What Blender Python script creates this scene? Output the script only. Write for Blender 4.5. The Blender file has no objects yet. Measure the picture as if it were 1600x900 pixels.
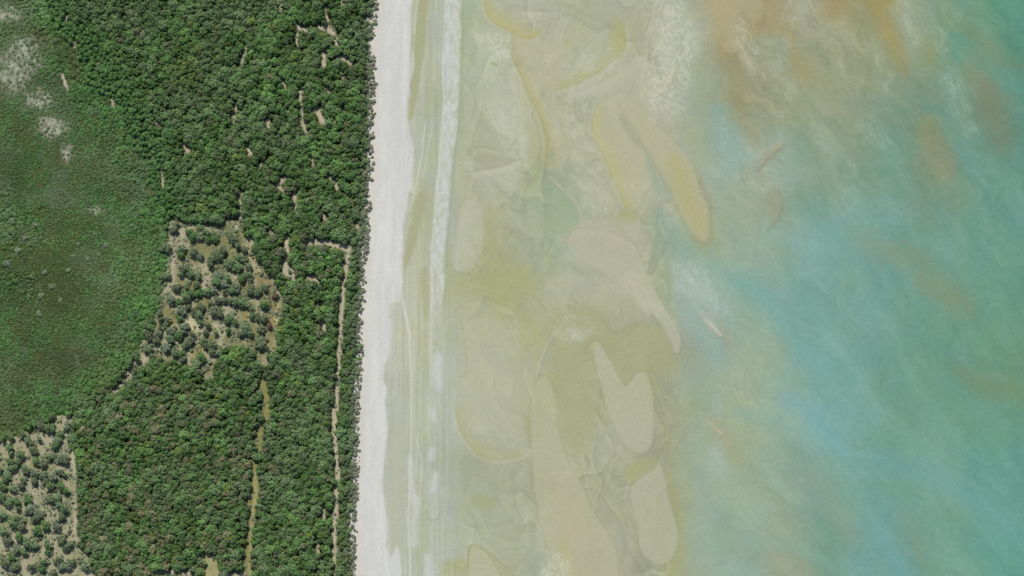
import bpy, math, random
import numpy as np
from mathutils import Vector

# ------------------------------------------------------------------ camera, sky, sun, exposure
scene = bpy.context.scene
col = scene.collection
M_PER_PX = 0.5                      # one photograph pixel is half a metre on the ground
CAM_H = 3000.0
def W(px, py):                      # photograph pixel -> metres on the ground
    return (px - 800.0) * M_PER_PX, (450.0 - py) * M_PER_PX

cam_data = bpy.data.cameras.new("survey_camera")
cam_data.sensor_width = 36.0
cam_data.lens = 36.0 * CAM_H / (1600 * M_PER_PX)
cam_data.clip_start = 10.0
cam_data.clip_end = 40000.0
cam = bpy.data.objects.new("survey_camera", cam_data)
cam.location = (0, 0, CAM_H)
col.objects.link(cam)
scene.camera = cam

SUN_EL = math.radians(56.0)
SUN_AZ = math.atan2(-0.22, 0.95)    # clockwise from +Y: the sun stands at the top of the picture, a little to its left
sun_dir = Vector((math.sin(SUN_AZ) * math.cos(SUN_EL), math.cos(SUN_AZ) * math.cos(SUN_EL), math.sin(SUN_EL)))

world = bpy.data.worlds.new("World")
scene.world = world
world.use_nodes = True
wn = world.node_tree
wn.nodes.clear()
sky = wn.nodes.new("ShaderNodeTexSky")
sky.sky_type = 'NISHITA'
sky.sun_disc = False
sky.sun_elevation = SUN_EL
sky.sun_rotation = SUN_AZ
bg = wn.nodes.new("ShaderNodeBackground")
bg.inputs['Strength'].default_value = 0.115
wo = wn.nodes.new("ShaderNodeOutputWorld")
wn.links.new(sky.outputs['Color'], bg.inputs['Color'])
wn.links.new(bg.outputs['Background'], wo.inputs['Surface'])

sl = bpy.data.lights.new("sun", 'SUN')
sl.energy = 3.9
sl.angle = math.radians(0.53)
sl.color = (1.0, 0.965, 0.91)
sun = bpy.data.objects.new("sun", sl)
sun.rotation_euler = (-sun_dir).to_track_quat('-Z', 'Y').to_euler()
sun.location = (0, 0, 500)
col.objects.link(sun)

scene.view_settings.view_transform = 'Standard'
scene.view_settings.look = 'None'
scene.view_settings.exposure = 0.42
scene.view_settings.gamma = 1.0
scene.view_settings.use_curve_mapping = False
scene.render.engine = 'CYCLES'
scene.cycles.use_denoising = False
scene.cycles.max_bounces = 5
scene.cycles.diffuse_bounces = 3
scene.cycles.transparent_max_bounces = 8
scene.render.film_transparent = False
scene.render.filter_size = 1.5

K_LIGHT = np.array([1.32, 1.345, 1.39]) * 2 ** 0.42   # what a level white surface returns under this sun and sky

rng = np.random.default_rng(7)
rnd = random.Random(11)

# ------------------------------------------------------------------ small numeric helpers
def lin(c):
    c = np.asarray(c, float) / 255.0
    return np.where(c <= 0.04045, c / 12.92, ((c + 0.055) / 1.055) ** 2.4)

def sm(e0, e1, x):
    t = np.clip((x - e0) / (e1 - e0), 0, 1)
    return t * t * (3 - 2 * t)

_lat = {}
def vn(x, y, seed):                 # smooth value noise, 0..1
    if seed not in _lat:
        _lat[seed] = np.random.default_rng(1000 + seed).random((256, 256))
    L = _lat[seed]
    xi = np.floor(x).astype(int); yi = np.floor(y).astype(int)
    fx = x - xi; fy = y - yi
    fx = fx * fx * (3 - 2 * fx); fy = fy * fy * (3 - 2 * fy)
    a = L[xi & 255, yi & 255]; b = L[(xi + 1) & 255, yi & 255]
    c = L[xi & 255, (yi + 1) & 255]; d = L[(xi + 1) & 255, (yi + 1) & 255]
    return (a * (1 - fx) + b * fx) * (1 - fy) + (c * (1 - fx) + d * fx) * fy

def fbm(x, y, seed, octv=4, gain=0.5):
    s = 0; a = 1; t = 0
    for i in range(octv):
        s = s + a * vn(x * 2 ** i + 17.3 * i, y * 2 ** i + 9.1 * i, seed + i)
        t += a; a *= gain
    return s / t

def poly_sd(px, py, pts):           # signed distance, positive inside
    pts = np.asarray(pts, float)
    d2 = np.full(px.shape, 1e18); inside = np.zeros(px.shape, bool)
    n = len(pts)
    for i in range(n):
        ax, ay = pts[i]; bx, by = pts[(i + 1) % n]
        ex, ey = bx - ax, by - ay
        wx, wy = px - ax, py - ay
        t = np.clip((wx * ex + wy * ey) / (ex * ex + ey * ey + 1e-9), 0, 1)
        d2 = np.minimum(d2, (wx - ex * t) ** 2 + (wy - ey * t) ** 2)
        if ay != by:
            cond = ((ay > py) != (by > py)) & (px < (bx - ax) * (py - ay) / (by - ay) + ax)
            inside ^= cond
    d = np.sqrt(d2)
    return np.where(inside, d, -d)

def line_d(px, py, pts):
    pts = np.asarray(pts, float)
    d2 = np.full(px.shape, 1e18)
    for i in range(len(pts) - 1):
        ax, ay = pts[i]; bx, by = pts[i + 1]
        ex, ey = bx - ax, by - ay
        wx, wy = px - ax, py - ay
        t = np.clip((wx * ex + wy * ey) / (ex * ex + ey * ey + 1e-9), 0, 1)
        d2 = np.minimum(d2, (wx - ex * t) ** 2 + (wy - ey * t) ** 2)
    return np.sqrt(d2)

def smooth_poly(pts, n=2):          # Chaikin corner cutting
    p = np.asarray(pts, float)
    for _ in range(n):
        q = np.roll(p, -1, 0)
        p = np.stack([0.75 * p + 0.25 * q, 0.25 * p + 0.75 * q], 1).reshape(-1, 2)
    return p

# ------------------------------------------------------------------ layout of the coast, in photograph pixels
FOREST_EDGE = [(-500, 592), (0, 590), (40, 586), (75, 584), (120, 585), (160, 584), (240, 582), (300, 579), (345, 576), (400, 571),
               (440, 570), (480, 567), (540, 566), (600, 562), (680, 560), (740, 559), (800, 557), (850, 555), (900, 557), (1400, 556)]
DRY_EDGE = [(-500, 646), (0, 645), (60, 642), (130, 638), (190, 633), (205, 636), (235, 645), (300, 642), (350, 632), (400, 627),
            (455, 625), (475, 611), (540, 606), (600, 601), (660, 604), (730, 599), (800, 603), (850, 604), (900, 608), (1400, 612)]
def fe(y): return np.interp(y, [p[0] for p in FOREST_EDGE], [p[1] for p in FOREST_EDGE])
def de(y): return np.interp(y, [p[0] for p in DRY_EDGE], [p[1] for p in DRY_EDGE])

BARS = {
 'a': [(960,155),(990,162),(1010,185),(1040,208),(1065,233),(1083,262),(1090,290),(1106,320),(1108,345),(1108,374),(1102,379),(1084,368),(1069,342),(1056,312),(1042,282),(1018,246),(1000,218),(985,192)],
 'b': [(926,172),(945,157),(964,160),(982,195),(998,222),(1009,245),(1014,268),(1022,288),(1006,300),(998,328),(978,326),(966,300),(954,280),(951,255),(936,233),(925,205)],
 'c': [(1029,720),(1034,737),(1042,770),(1050,800),(1059,830),(1058,850),(1050,873),(1034,883),(1015,876),(1000,858),(998,830),(995,805),(987,785),(985,765),(1000,747),(1022,736)],
 'd': [(925,530),(940,540),(952,565),(965,590),(979,609),(990,590),(1005,578),(1016,600),(1021,630),(1020,665),(1020,690),(1012,704),(1000,709),(975,696),(962,672),(950,642),(940,605),(931,570)],
 'e': [(850,585),(864,602),(868,640),(872,680),(882,715),(895,738),(910,758),(920,790),(935,815),(950,835),(963,860),(973,960),(905,960),(882,905),(868,878),(855,850),(842,802),(835,760),(832,700),(830,650),(833,602)],
 'f': [(882,378),(903,355),(950,362),(990,380),(1001,405),(1016,440),(1031,470),(1051,500),(1061,520),(1062,545),(1056,553),(1050,540),(1040,515),(1025,494),(1008,474),(985,456),(950,430),(908,405)],
 'g': [(860,432),(920,428),(960,446),(1000,472),(1022,500),(1000,500),(977,504),(966,517),(955,514),(946,492),(920,476),(880,476),(850,482),(846,455)],
 'h': [(1098,-60),(1106,5),(1117,30),(1130,50),(1133,66),(1131,80),(1145,84),(1153,81),(1144,52),(1148,22),(1160,14),(1170,29),(1180,37),(1189,35),(1194,15),(1186,-60)],
 'i': [(728,310),(747,318),(757,350),(752,390),(742,420),(725,427),(709,421),(711,390),(715,355),(720,325)],
 'j': [(722,500),(775,497),(800,520),(818,545),(815,580),(822,610),(803,640),(828,680),(818,708),(790,721),(760,716),(737,700),(719,668),(713,630),(731,600),(727,540)],
 'k': [(733,852),(747,855),(770,873),(805,960),(733,960)],
 'm': [(716,476),(735,468),(752,480),(745,494),(722,498),(708,490)],
}
BARS = {k: smooth_poly(v) for k, v in BARS.items()}
BAR_COL = {'a': (178,176,147), 'b': (178,178,152), 'c': (176,178,154), 'd': (178,179,155), 'e': (177,177,150), 'f': (179,178,157), 'g': (178,181,159),
           'h': (172,163,126), 'i': (182,185,164), 'j': (177,180,155), 'k': (180,180,152), 'm': (176,178,148)}

CP = []   # (x, y, r, g, b): the broad colours of flats and sea bed
def row(y, s):
    for it in s.split():
        x, c = it.split(':'); r, g, b = c.split(',')
        CP.append((float(x), y, float(r), float(g), float(b)))
row(-60, "650:178,182,152 730:165,176,152 800:176,180,155 980:168,172,145 1070:165,175,155 1130:172,162,122 1230:158,165,145 1340:160,148,95 1410:148,162,145 1480:118,148,120 1590:85,143,125 1660:82,140,124")
row(45, "610:190,192,175 660:178,182,154 705:178,184,172 735:164,176,152 765:174,180,160 800:178,182,158 860:175,179,156 920:172,178,153 980:168,172,146 1030:171,173,148 1070:165,175,155 1130:172,162,124 1180:158,155,122 1230:156,164,146 1290:150,153,122 1330:146,156,130 1370:150,151,108 1410:148,162,145 1470:122,148,118 1540:104,148,124 1590:84,142,126 1660:82,140,124")
row(145, "610:195,196,182 660:177,181,152 720:170,178,158 745:172,178,160 780:180,186,172 850:178,178,152 900:172,178,156 960:168,172,146 1010:182,183,162 1060:172,178,156 1088:145,168,146 1130:146,148,110 1170:150,156,128 1230:150,155,116 1290:146,160,136 1330:140,146,112 1380:130,152,132 1430:122,148,122 1500:114,151,136 1550:118,128,100 1590:88,140,128 1660:84,138,126")
row(250, "620:195,196,182 665:175,180,150 720:170,176,150 745:172,176,151 800:176,181,162 850:160,165,122 900:170,176,156 960:178,178,148 1010:178,178,155 1060:172,172,142 1092:150,168,143 1130:140,168,158 1180:156,160,138 1230:138,165,150 1290:132,155,131 1340:126,152,126 1400:110,152,138 1460:134,140,106 1520:104,150,136 1590:92,140,128 1660:86,138,126")
row(350, "610:192,194,178 665:176,180,150 720:168,176,150 745:178,182,160 800:168,172,138 850:169,178,158 882:150,172,150 940:172,174,152 1000:172,172,146 1050:145,172,155 1090:168,168,130 1130:146,166,142 1200:148,162,138 1270:125,164,154 1350:118,160,150 1450:110,155,142 1560:104,150,136 1660:92,144,130")
row(450, "605:190,192,176 650:176,180,150 720:168,173,138 745:166,171,132 800:165,168,126 860:170,174,146 940:176,178,158 1000:175,176,155 1050:150,168,146 1090:154,177,167 1140:140,165,142 1200:128,165,155 1300:120,160,148 1450:112,155,140 1580:100,148,132 1660:92,144,128")
row(550, "600:190,192,176 650:177,181,152 720:174,180,158 745:174,178,153 800:171,176,152 870:168,171,134 920:162,166,131 980:160,163,126 1045:158,163,128 1080:154,165,145 1120:145,170,158 1180:148,165,139 1260:122,165,155 1350:115,158,145 1500:105,150,132 1580:106,146,120 1660:95,142,124")
row(650, "600:190,192,176 650:178,182,156 700:174,182,166 745:176,180,156 800:170,176,152 860:172,174,150 900:160,166,129 940:165,170,143 980:176,177,154 1050:160,163,136 1100:146,170,146 1150:155,165,138 1220:138,165,150 1290:120,165,158 1400:112,155,138 1550:102,148,130 1660:94,142,126")
row(750, "600:186,189,170 650:178,182,158 715:165,173,150 780:170,176,155 830:165,170,143 880:176,176,149 930:164,170,145 980:162,168,141 1050:162,165,138 1100:148,170,148 1150:150,168,143 1200:142,168,146 1260:134,160,146 1320:120,162,148 1450:115,158,142 1560:98,152,140 1660:90,144,130")
row(850, "600:186,189,170 650:180,184,162 715:173,181,160 780:165,172,146 840:168,175,155 900:176,176,146 950:174,174,150 1000:160,165,140 1060:158,162,126 1100:146,170,148 1160:142,168,148 1220:148,162,136 1290:118,155,138 1380:112,158,150 1480:112,155,138 1570:94,152,138 1660:88,146,132")
row(960, "600:186,189,170 650:180,184,162 715:173,181,160 780:168,172,146 840:168,175,155 900:176,176,146 950:174,174,150 1000:160,165,140 1060:158,162,126 1100:146,170,148 1160:142,168,148 1240:148,160,136 1290:118,155,138 1380:112,158,150 1480:112,155,138 1570:94,152,138 1660:88,146,132")
CP = np.array(CP)

def base_colour(X, Y):
    Xc = np.clip(X, 560, 1680); Yc = np.clip(Y, -70, 970)
    wx = Xc + 46 * (fbm(Xc / 60, Yc / 60, 3, 4) - 0.5)
    wy = Yc + 70 * (fbm(Xc / 60, Yc / 60, 13, 4) - 0.5)
    num = np.zeros(X.shape + (3,)); den = np.zeros(X.shape)
    for x, y, r, g, b in CP:
        q = ((wx - x) / 30.0) ** 2 + ((wy - y) / 52.0) ** 2
        w = np.exp(-0.5 * np.minimum(q, 60)) + 1e-3 / (1 + q * q)
        num += w[..., None] * np.array([r, g, b]); den += w
    return num / den[..., None]

DEEP_A = np.array([0.30, 0.10, 0.11])          # absorption of the water per metre
PATH = 1.0 + 1.0 / math.sin(SUN_EL)            # light goes down along the sun's slant and straight up again

def coast(X, Y):
    """height (m), colour as seen (0..255) for photograph positions X, Y"""
    wob = (fbm(X / 34, Y / 34, 40, 4) - 0.5)
    wob2 = (fbm(X / 34, Y / 34, 50, 4) - 0.5)
    U = X + 9 * wob; V = Y + 9 * wob2
    L0 = base_colour(X, Y)
    # depth of water follows from how far the bed's red has gone
    ratio = np.clip(L0[..., 0] / L0[..., 1], 0.3, 1.2)
    rl = (lin(L0[..., 0]) / lin(L0[..., 1]))
    depth = np.clip(-np.log(np.clip(rl / 1.0, 0.05, 1)) / ((DEEP_A[0] - DEEP_A[1]) * PATH), 0, 3.0)
    Xb = X + sm(760, 900, X) * 130 * (fbm(X / 90, Y / 90, 245, 5, .6) - .5)      # the water's edge wanders
    sea = sm(1000, 1110, Xb)
    depth = depth * sea
    C = L0.copy()
    def mix(mask, c, a=1.0):
        nonlocal C
        m = np.clip(mask * a, 0, 1)[..., None]
        C = C * (1 - m) + np.asarray(c, float) * m
    gxs, gys = X[0], Y[:, 0]
    def window(pts, m):             # the part of the grid that a shape can touch
        p = np.asarray(pts, float)
        i0, i1 = np.searchsorted(gxs, [p[:, 0].min() - m, p[:, 0].max() + m])
        j0, j1 = np.searchsorted(gys, [p[:, 1].min() - m, p[:, 1].max() + m])
        return slice(max(0, j0 - 1), j1 + 1), slice(max(0, i0 - 1), i1 + 1)
    def blend(w, mask, c, a):
        m = np.clip(mask * a, 0, 1)[..., None]
        C[w] = C[w] * (1 - m) + np.asarray(c, float) * m
    def poly(pts, c, feather=6, a=1.0, wx=U, wy=V):
        at_sea = np.mean([p_[0] for p_ in pts]) > 1075
        if at_sea: feather = feather * 1.5 + 3; a = a * .68
        w = window(pts, feather + 26)
        sd = poly_sd(wx[w], wy[w], smooth_poly(pts))
        if at_sea: sd = sd + rag[w] * (10 + feather)
        else: sd = sd + (wob[w] + wob2[w]) * 5
        blend(w, sm(-feather, feather, sd), c, a)
    def stroke(pts, c, wd, feather=3, a=1.0, wx=U, wy=V):
        at_sea = np.mean([p_[0] for p_ in pts]) > 1075 and wd > 3
        if at_sea: feather = feather * 1.5 + 2; wd = wd * 1.1; a = a * .72
        w = window(pts, wd + feather + 26)
        d = line_d(wx[w], wy[w], pts)
        if at_sea: d = d + rag[w] * (6 + wd)
        blend(w, 1 - sm(wd - feather, wd + feather, d), c, a)
    def froth(pts, c, feather, a, sc=5.0, thr=0.40, ang=0.9, el=2.2, seed=80):
        if np.mean([p_[0] for p_ in pts]) > 1140: el = el * 1.7; sc = sc * .85
        w = window(pts, feather * 2.2 + 30)
        Xw, Yw = X[w], Y[w]
        ragged = 26 * (fbm(Xw / 15, Yw / 15, seed + 7, 4, .6) - .5)
        sd = poly_sd(U[w], V[w], smooth_poly(pts)) + ragged
        m = sm(-feather * 1.6, feather * 1.4, sd)
        ca, sa = math.cos(ang), math.sin(ang)
        p = (Xw * ca + Yw * sa); q = (-Xw * sa + Yw * ca)
        n = fbm(p / (sc * el) + wob[w] * 2, q / sc + wob2[w] * 2, seed, 4, 0.62)
        blend(w, m * (0.26 + 0.72 * sm(thr, thr + 0.28, n)), c, a * (.8 if Xw.mean() > 1140 else 1))
    def edge(pts, side, c, wd, a=.8, lip=.45, line=.45, lipc=(190, 192, 172), linec=(146, 150, 116)):
        # a bank: sediment of colour c fading away from the line on one side, a thin dark line, a pale lip on the other side
        p = np.asarray(pts, float)
        for _ in range(2):
            q = np.empty((2 * len(p) - 2, 2)); q[0::2] = .75 * p[:-1] + .25 * p[1:]; q[1::2] = .25 * p[:-1] + .75 * p[1:]
            p = np.vstack([p[:1], q, p[-1:]])
        w = window(p, wd * 2.2 + 8)
        x = X[w] + 5 * wob[w]; y = Y[w] + 5 * wob2[w]
        best = np.full(x.shape, 1e18); sg = np.zeros(x.shape); along = np.zeros(x.shape)
        for i in range(len(p) - 1):
            (ax, ay), (bx, by) = p[i], p[i + 1]; ex, ey = bx - ax, by - ay
            u = np.clip(((x - ax) * ex + (y - ay) * ey) / (ex * ex + ey * ey + 1e-9), 0, 1)
            d2 = (x - ax - ex * u) ** 2 + (y - ay - ey * u) ** 2
            m = d2 < best
            best = np.where(m, d2, best); sg = np.where(m, np.sign(ex * (y - ay) - ey * (x - ax)), sg); along = np.where(m, (i + u) / (len(p) - 1), along)
        d = np.sqrt(best) * sg * side
        ends = sm(0, .16, along) * sm(1, .84, along)
        vary = .55 + .9 * fbm(X[w] / 24, Y[w] / 24, 299, 2)
        blend(w, np.where(d > 0, np.exp(-(d / (wd * vary)) ** 1.4), np.exp(-(d / 2.0) ** 2)) * ends, c, a)
        blend(w, np.exp(-((d - .3) / 1.5) ** 2) * ends, linec, line * .62 * (.5 + 1.0 * fbm(X[w] / 16, Y[w] / 16, 297, 2)))
        blend(w, np.exp(-((d + 3.4) / 2.6) ** 2) * ends, lipc, lip * .62 * vary)
    # broad mottling
    n1 = fbm(X / 42, Y / 55, 60, 5, 0.6) - 0.5
    C = C + 17 * n1[..., None] * np.array([1.0, 0.95, 0.95]) * (1 - 0.45 * sm(1080, 1200, X))[..., None]
    n2 = fbm(U / 26, V / 40, 66, 4) - 0.5
    C = C + 20 * n2[..., None] * np.array([0.2, 0.05, -1.0]) * (1 - 0.5 * sm(1080, 1200, X))[..., None]
    # drifting streaks in the sea, running down to the right
    s = (X * 0.62 + Y * 0.78); t = (X * 0.78 - Y * 0.62)
    q_w = fbm(X / 160, Y / 160, 276, 2)
    st = fbm(s / 150 + wob * 0.5, t / 16 + wob2 * 1.5, 70, 4) - 0.5
    seam = sm(1060, 1180, X)
    C = C + (13 * (fbm(s / 260 + wob * .6, t / 34 + q_w * 2.2, 270, 3) - .5) * seam * sm(250, 520, Y))[..., None] * np.array([.9, 1, 1.05])
    C = C + sm(1350, 1600, X)[..., None] * np.array([5, 4, 2.0]) + seam[..., None] * np.array([1.0, -0.5, -2.5])
    C = C + (8 * st * seam)[..., None] * np.array([0.9, 0.9, 1.0])
    # slow swirls: noise dragged through itself
    q1 = fbm(X / 70, Y / 70, 72, 4); q2 = fbm(X / 70, Y / 70, 77, 4)
    s2 = s + 90 * (q1 - .5); t2 = t + 90 * (q2 - .5)
    sw = fbm(s2 / 95, t2 / 24, 81, 5, .55) - .5
    C = C + (26 * sw * seam * (1 - .55 * sm(200, 480, Y)))[..., None] * np.array([1.15, .75, .7])
    wisp = 1 - np.abs(2 * fbm(s2 / 46 + 5, t2 / 11, 86, 4, .55) - 1)
    shallow = seam * np.clip(1.15 - (X - 1100) / 620 - Y / 900, .12, 1)
    C = C + (12 * sm(.74, 1.0, wisp) * shallow * sm(.40, .62, q2))[..., None] * np.array([1.0, 1.0, 1.0])
    C = C + (10 * (fbm(s2 / 12, t2 / 4, 93, 3, .6) - .5) * seam)[..., None]
    rag = fbm(s2 / 40, t2 / 13, 97, 4, .6) - .5
    # braided bars and channels over the whole flat: contours of dragged noise, each darker on one side, with a pale lip on the other
    flat = sm(712, 740, X) * (1 - sm(1035, 1085, X))
    g1 = fbm(X / 75, Y / 75, 281, 2, .4); g2 = fbm(X / 75, Y / 75, 283, 2, .4)
    fa = fbm((X + 90 * (g1 - .5)) / 66, (Y + 60 * (g2 - .5) - X * .35) / 120, 280, 3, .34)
    fb = fbm((X + 60 * (g2 - .5)) / 40, (Y - X * .5 + 50 * (g1 - .5)) / 66, 286, 3, .34)
    brk = fbm(X / 60, Y / 60, 292, 2)
    for f_, cs, wd in ((fa, (.34, .44, .54, .64), .013), (fb, (.38, .52, .66), .018)):
        for ci, c0 in enumerate(cs):
            on = flat * sm(.40, .58, np.roll(brk, 37 * ci, 0))
            C = C + (on * (-6 * np.exp(-((f_ - c0 + wd) / wd) ** 2) + 5 * np.exp(-((f_ - c0 - wd) / wd) ** 2)))[..., None] * np.array([1, .95, 1.1])
            C = C + (flat * 5.0 * (sm(c0 - wd, c0 + wd, f_) - .5))[..., None] * np.array([1.1, 1, .5]) * (1 if ci % 2 else -.6)
    C = C + (flat * 8 * (fbm(s2 / 30, t2 / 6, 296, 3, .5) - .5))[..., None]
    # ---- olive and green patches of the flats
    oliv = (165, 168, 126)
    poly([(742,430),(790,405),(835,425),(838,460),(800,470),(760,468),(740,455)], oliv, 16, .8)
    poly([(750,335),(775,320),(780,390),(770,420),(752,400)], (163,167,126), 12, .7)
    poly([(845,498),(880,484),(930,482),(950,505),(958,522),(975,512),(990,505),(1022,506),(1042,520),(1050,545),(1060,560),(1048,580),(1020,578),(1000,575),(985,595),(975,604),(962,580),(948,552),(935,535),(905,530),(870,520)], (162,165,129), 5, .85)
    poly([(868,535),(895,530),(920,545),(926,580),(930,640),(920,690),(900,725),(888,700),(878,660),(870,610)], (164,168,132), 9, .8)
    poly([(1000,715),(1025,712),(1030,722),(1005,742),(985,758),(975,735)], (163,166,122), 8, .8)
    poly([(1035,735),(1048,735),(1062,790),(1070,850),(1058,905),(1040,900),(1058,870),(1062,835),(1050,785)], (162,164,120), 6, .7)
    poly([(870,298),(885,300),(905,330),(905,350),(888,358),(868,365),(850,350),(858,318)], (158,171,150), 12, .5)
    poly([(965,335),(990,325),(1000,340),(985,350),(965,352)], oliv, 8, .8)
    poly([(800,500),(830,490),(850,520),(830,545),(815,555),(805,530)], (163,168,120), 7, .7)
    poly([(880,62),(895,65),(900,85),(885,95)], (165,172,128), 6, .7)
    poly([(960,20),(970,30),(978,55),(975,75),(962,82),(955,65)], (170,172,125), 7, .7)
    poly([(895,108),(915,112),(925,122),(905,128)], (166,172,128), 5, .7)
    poly([(720,0),(745,0),(742,30),(728,60),(720,100)], (158,172,150), 8, .8)
    poly([(768,58),(782,55),(778,68),(770,68)], (160,168,135), 4, .9)
    poly([(764,96),(784,95),(775,104)], (160,168,128), 3, .9)
    poly([(720,708),(730,712),(745,728),(738,735),(728,775),(719,778)], (156,166,143), 4, .8)
    poly([(735,770),(760,775),(780,790),(750,800),(735,795)], (163,168,128), 8, .8)
    poly([(688,880),(720,870),(738,885),(700,905),(685,905)], (168,171,124), 8, .8)
    poly([(735,690),(752,695),(760,712),(745,708)], (172,174,126), 6, .8)
    poly([(822,655),(836,655),(838,690),(824,690)], (162,166,126), 6, .8)
    poly([(800,66),(845,60),(900,75),(880,105),(905,135),(875,145),(850,150),(835,130),(818,108)], (181,180,155), 10, .6)
    poly([(905,135),(950,122),(985,95),(1000,90),(985,130),(950,150),(900,152),(870,160)], (182,183,163), 9, .6)
    poly([(735,268),(770,262),(812,250),(812,262),(775,274),(735,280)], (186,188,166), 4, .5)
    poly([(738,243),(765,240),(805,243),(800,252),(760,256),(740,254)], (158,163,138), 6, .55)
    poly([(818,276),(832,272),(838,285),(826,292),(820,288)], (152,157,134), 4, .6)
    poly([(882,375),(905,352),(935,340),(985,345),(1010,370),(1015,410),(990,400),(950,372),(905,372)], (176,176,154), 9, .6)
    # ochre and olive channel edges
    edge([(756,-40),(757,10),(762,25),(772,36),(790,45),(802,53),(815,60),(830,62),(842,54),(846,44)], -1, (180,174,124), 20, .85)
    edge([(799,50),(800,70),(799,92)], -1, (174,173,138), 12, .6)
    edge([(797,88),(808,104),(818,125),(826,150),(838,170),(848,195),(853,228),(850,256)], -1, (163,164,114), 11, .9)
    edge([(812,98),(826,122),(838,145),(852,172),(862,195),(872,214),(880,225)], 1, (186,180,146), 13, .65, .5, .12)
    edge([(858,222),(870,235),(880,255),(868,262),(852,262)], 1, (184,178,140), 9, .6, .3, .3)
    edge([(972,30),(979,58),(976,78),(962,92),(940,108),(915,124),(890,136),(862,142)], 1, (168,170,120), 16, .75, .55, .25)
    edge([(853,274),(870,290),(885,305),(898,322),(906,342),(898,356)], 1, (150,168,142), 22, .75, .7, .4, (186, 180, 158))
    edge([(732,308),(722,330),(717,360),(712,390),(709,418),(716,428)], -1, (185,187,168), 22, .8, .1, .5)
    edge([(707,490),(716,477),(735,468),(754,465)], 1, (178,180,152), 16, .7, .1, .55)
    edge([(720,498),(726,530),(730,560),(728,585),(718,592)], -1, (180,182,156), 34, .7, .25, .55)
    edge([(711,632),(720,676),(738,704),(766,721),(800,718),(826,706)], -1, (170,171,124), 13, .75, .75, .3)
    edge([(700,876),(720,889),(730,886),(733,868),(731,852),(752,856),(776,873),(806,897),(830,930)], 1, (166,169,126), 12, .6, .3, .5)
    edge([(668,795),(667,812),(686,811),(688,796)], 1, (172,176,152), 8, .5, .2, .6)
    edge([(880,380),(888,372),(905,352),(912,338)], 1, (180,179,155), 22, .6, .2, .45)
    edge([(872,398),(900,412),(940,428),(975,452),(1005,478),(1018,494)], -1, (181,183,162), 16, .6, .2, .4)
    edge([(905,392),(945,408),(985,434),(1008,462),(1024,490)], 1, (176,177,155), 12, .6, .2, .4)
    edge([(735,268),(770,263),(800,254),(815,248)], -1, (160,164,140), 15, .6, .7, .12)
    edge([(735,330),(736,300),(742,276)], 1, (170,172,146), 14, .5, .5, .25)
    edge([(850,445),(870,445),(895,438),(905,428)], -1, (186,180,146), 12, .5, .3, .35)
    edge([(760,470),(800,480),(812,500),(808,530),(825,552)], -1, (164,168,122), 16, .7, .4, .3)
    edge([(840,545),(825,560),(812,590),(828,612),(832,640)], 1, (172,174,146), 14, .6, .4, .35)
    edge([(880,500),(862,520),(848,545),(835,575)], 1, (168,170,132), 16, .6, .4, .35)
    edge([(1050,20),(1060,60),(1055,100),(1075,130),(1085,165)], -1, (160,172,150), 18, .5, .3, .12)
    edge([(720,120),(738,140),(742,165),(735,190)], -1, (166,172,140), 12, .5, .3, .35)
    edge([(940,240),(948,262),(958,290),(965,320),(955,345)], 1, (168,171,140), 10, .5, .3, .3)
    froth([(865,495),(930,490),(945,520),(900,545),(865,530)], (182,184,166), 8, .6, 9, .47, .2, 1.3, 600)
    froth([(800,480),(850,470),(860,520),(820,560),(790,540)], (180,183,162), 9, .55, 10, .47, 2.4, 1.6, 606)
    froth([(960,520),(1010,515),(1015,560),(985,580)], (168,173,146), 10, .5, 12, .47, 1.2, 1.6, 612)
    # ---- sand bars
    bar_h = np.zeros(X.shape)
    for k, pts in BARS.items():
        soft = {'f': 3, 'g': 7, 'j': 9, 'b': 4, 'h': 3, 'i': 5}.get(k, 2.4)
        dry = 0.35 if k in 'bfgj' else 0.16
        w = window(pts, 24)
        sd = poly_sd(X[w] + dry * 9 * wob[w], Y[w] + dry * 9 * wob2[w], pts)
        rim = np.exp(-(((sd + 2.2) / 2.2) ** 2)) * sm(.3, .6, fbm(X[w] / 30, Y[w] / 30, 244, 2))
        blend(w, rim, (150, 153, 120) if k != 'a' else (160, 152, 112), 0.26 if k not in 'gmj' else .08)
        tone = np.asarray(BAR_COL[k], float) * .55 + C[w] * .45 if k in 'gjmi' else np.asarray(BAR_COL[k], float) * .8 + C[w] * .2
        blend(w, sm(-soft, soft * 0.6, sd), tone, 0.92 if k not in 'gjm' else .6)
        bar_h[w] = np.maximum(bar_h[w], 0.18 * sm(-10, 8, sd))
    poly([(966,174),(985,188),(1001,215),(1008,236),(992,230),(976,208)], (162,167,140), 4, .85)
    poly([(1006,240),(1018,258),(1028,280),(1040,292),(1030,300),(1015,282)], (152,172,152), 5, .75)
    edge([(935,158),(926,175),(924,205),(936,233),(951,255),(955,280),(968,303),(978,326),(995,330)], -1, (180,178,128), 17, .8, .45, .6)
    froth([(955,275),(975,285),(1005,280),(1020,292),(1000,305),(985,300),(965,300)], (188,189,170), 8, .5, 4, .42, .6, 2.5, 178)
    poly([(1040,235),(1062,240),(1078,262),(1086,295),(1102,325),(1103,365),(1085,362),(1070,335),(1055,300),(1042,265)], (175,172,128), 12, .9)
    stroke([(1085,372),(1103,383),(1112,372),(1111,320),(1094,280)], (158,148,108), 3.5, 3, .6)
    poly([(860,760),(905,775),(930,830),(900,850),(865,815)], (180,174,146), 18, .7)
    poly([(865,840),(890,840),(900,905),(880,905)], (176,174,132), 14, .7)
    # tan tongue at the upper edge of the picture
    poly([(1195,-30),(1228,-30),(1240,40),(1258,95),(1270,130),(1235,120),(1232,60),(1205,60),(1180,55),(1172,42),(1192,36)], (163,148,103), 7, .85)
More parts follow.
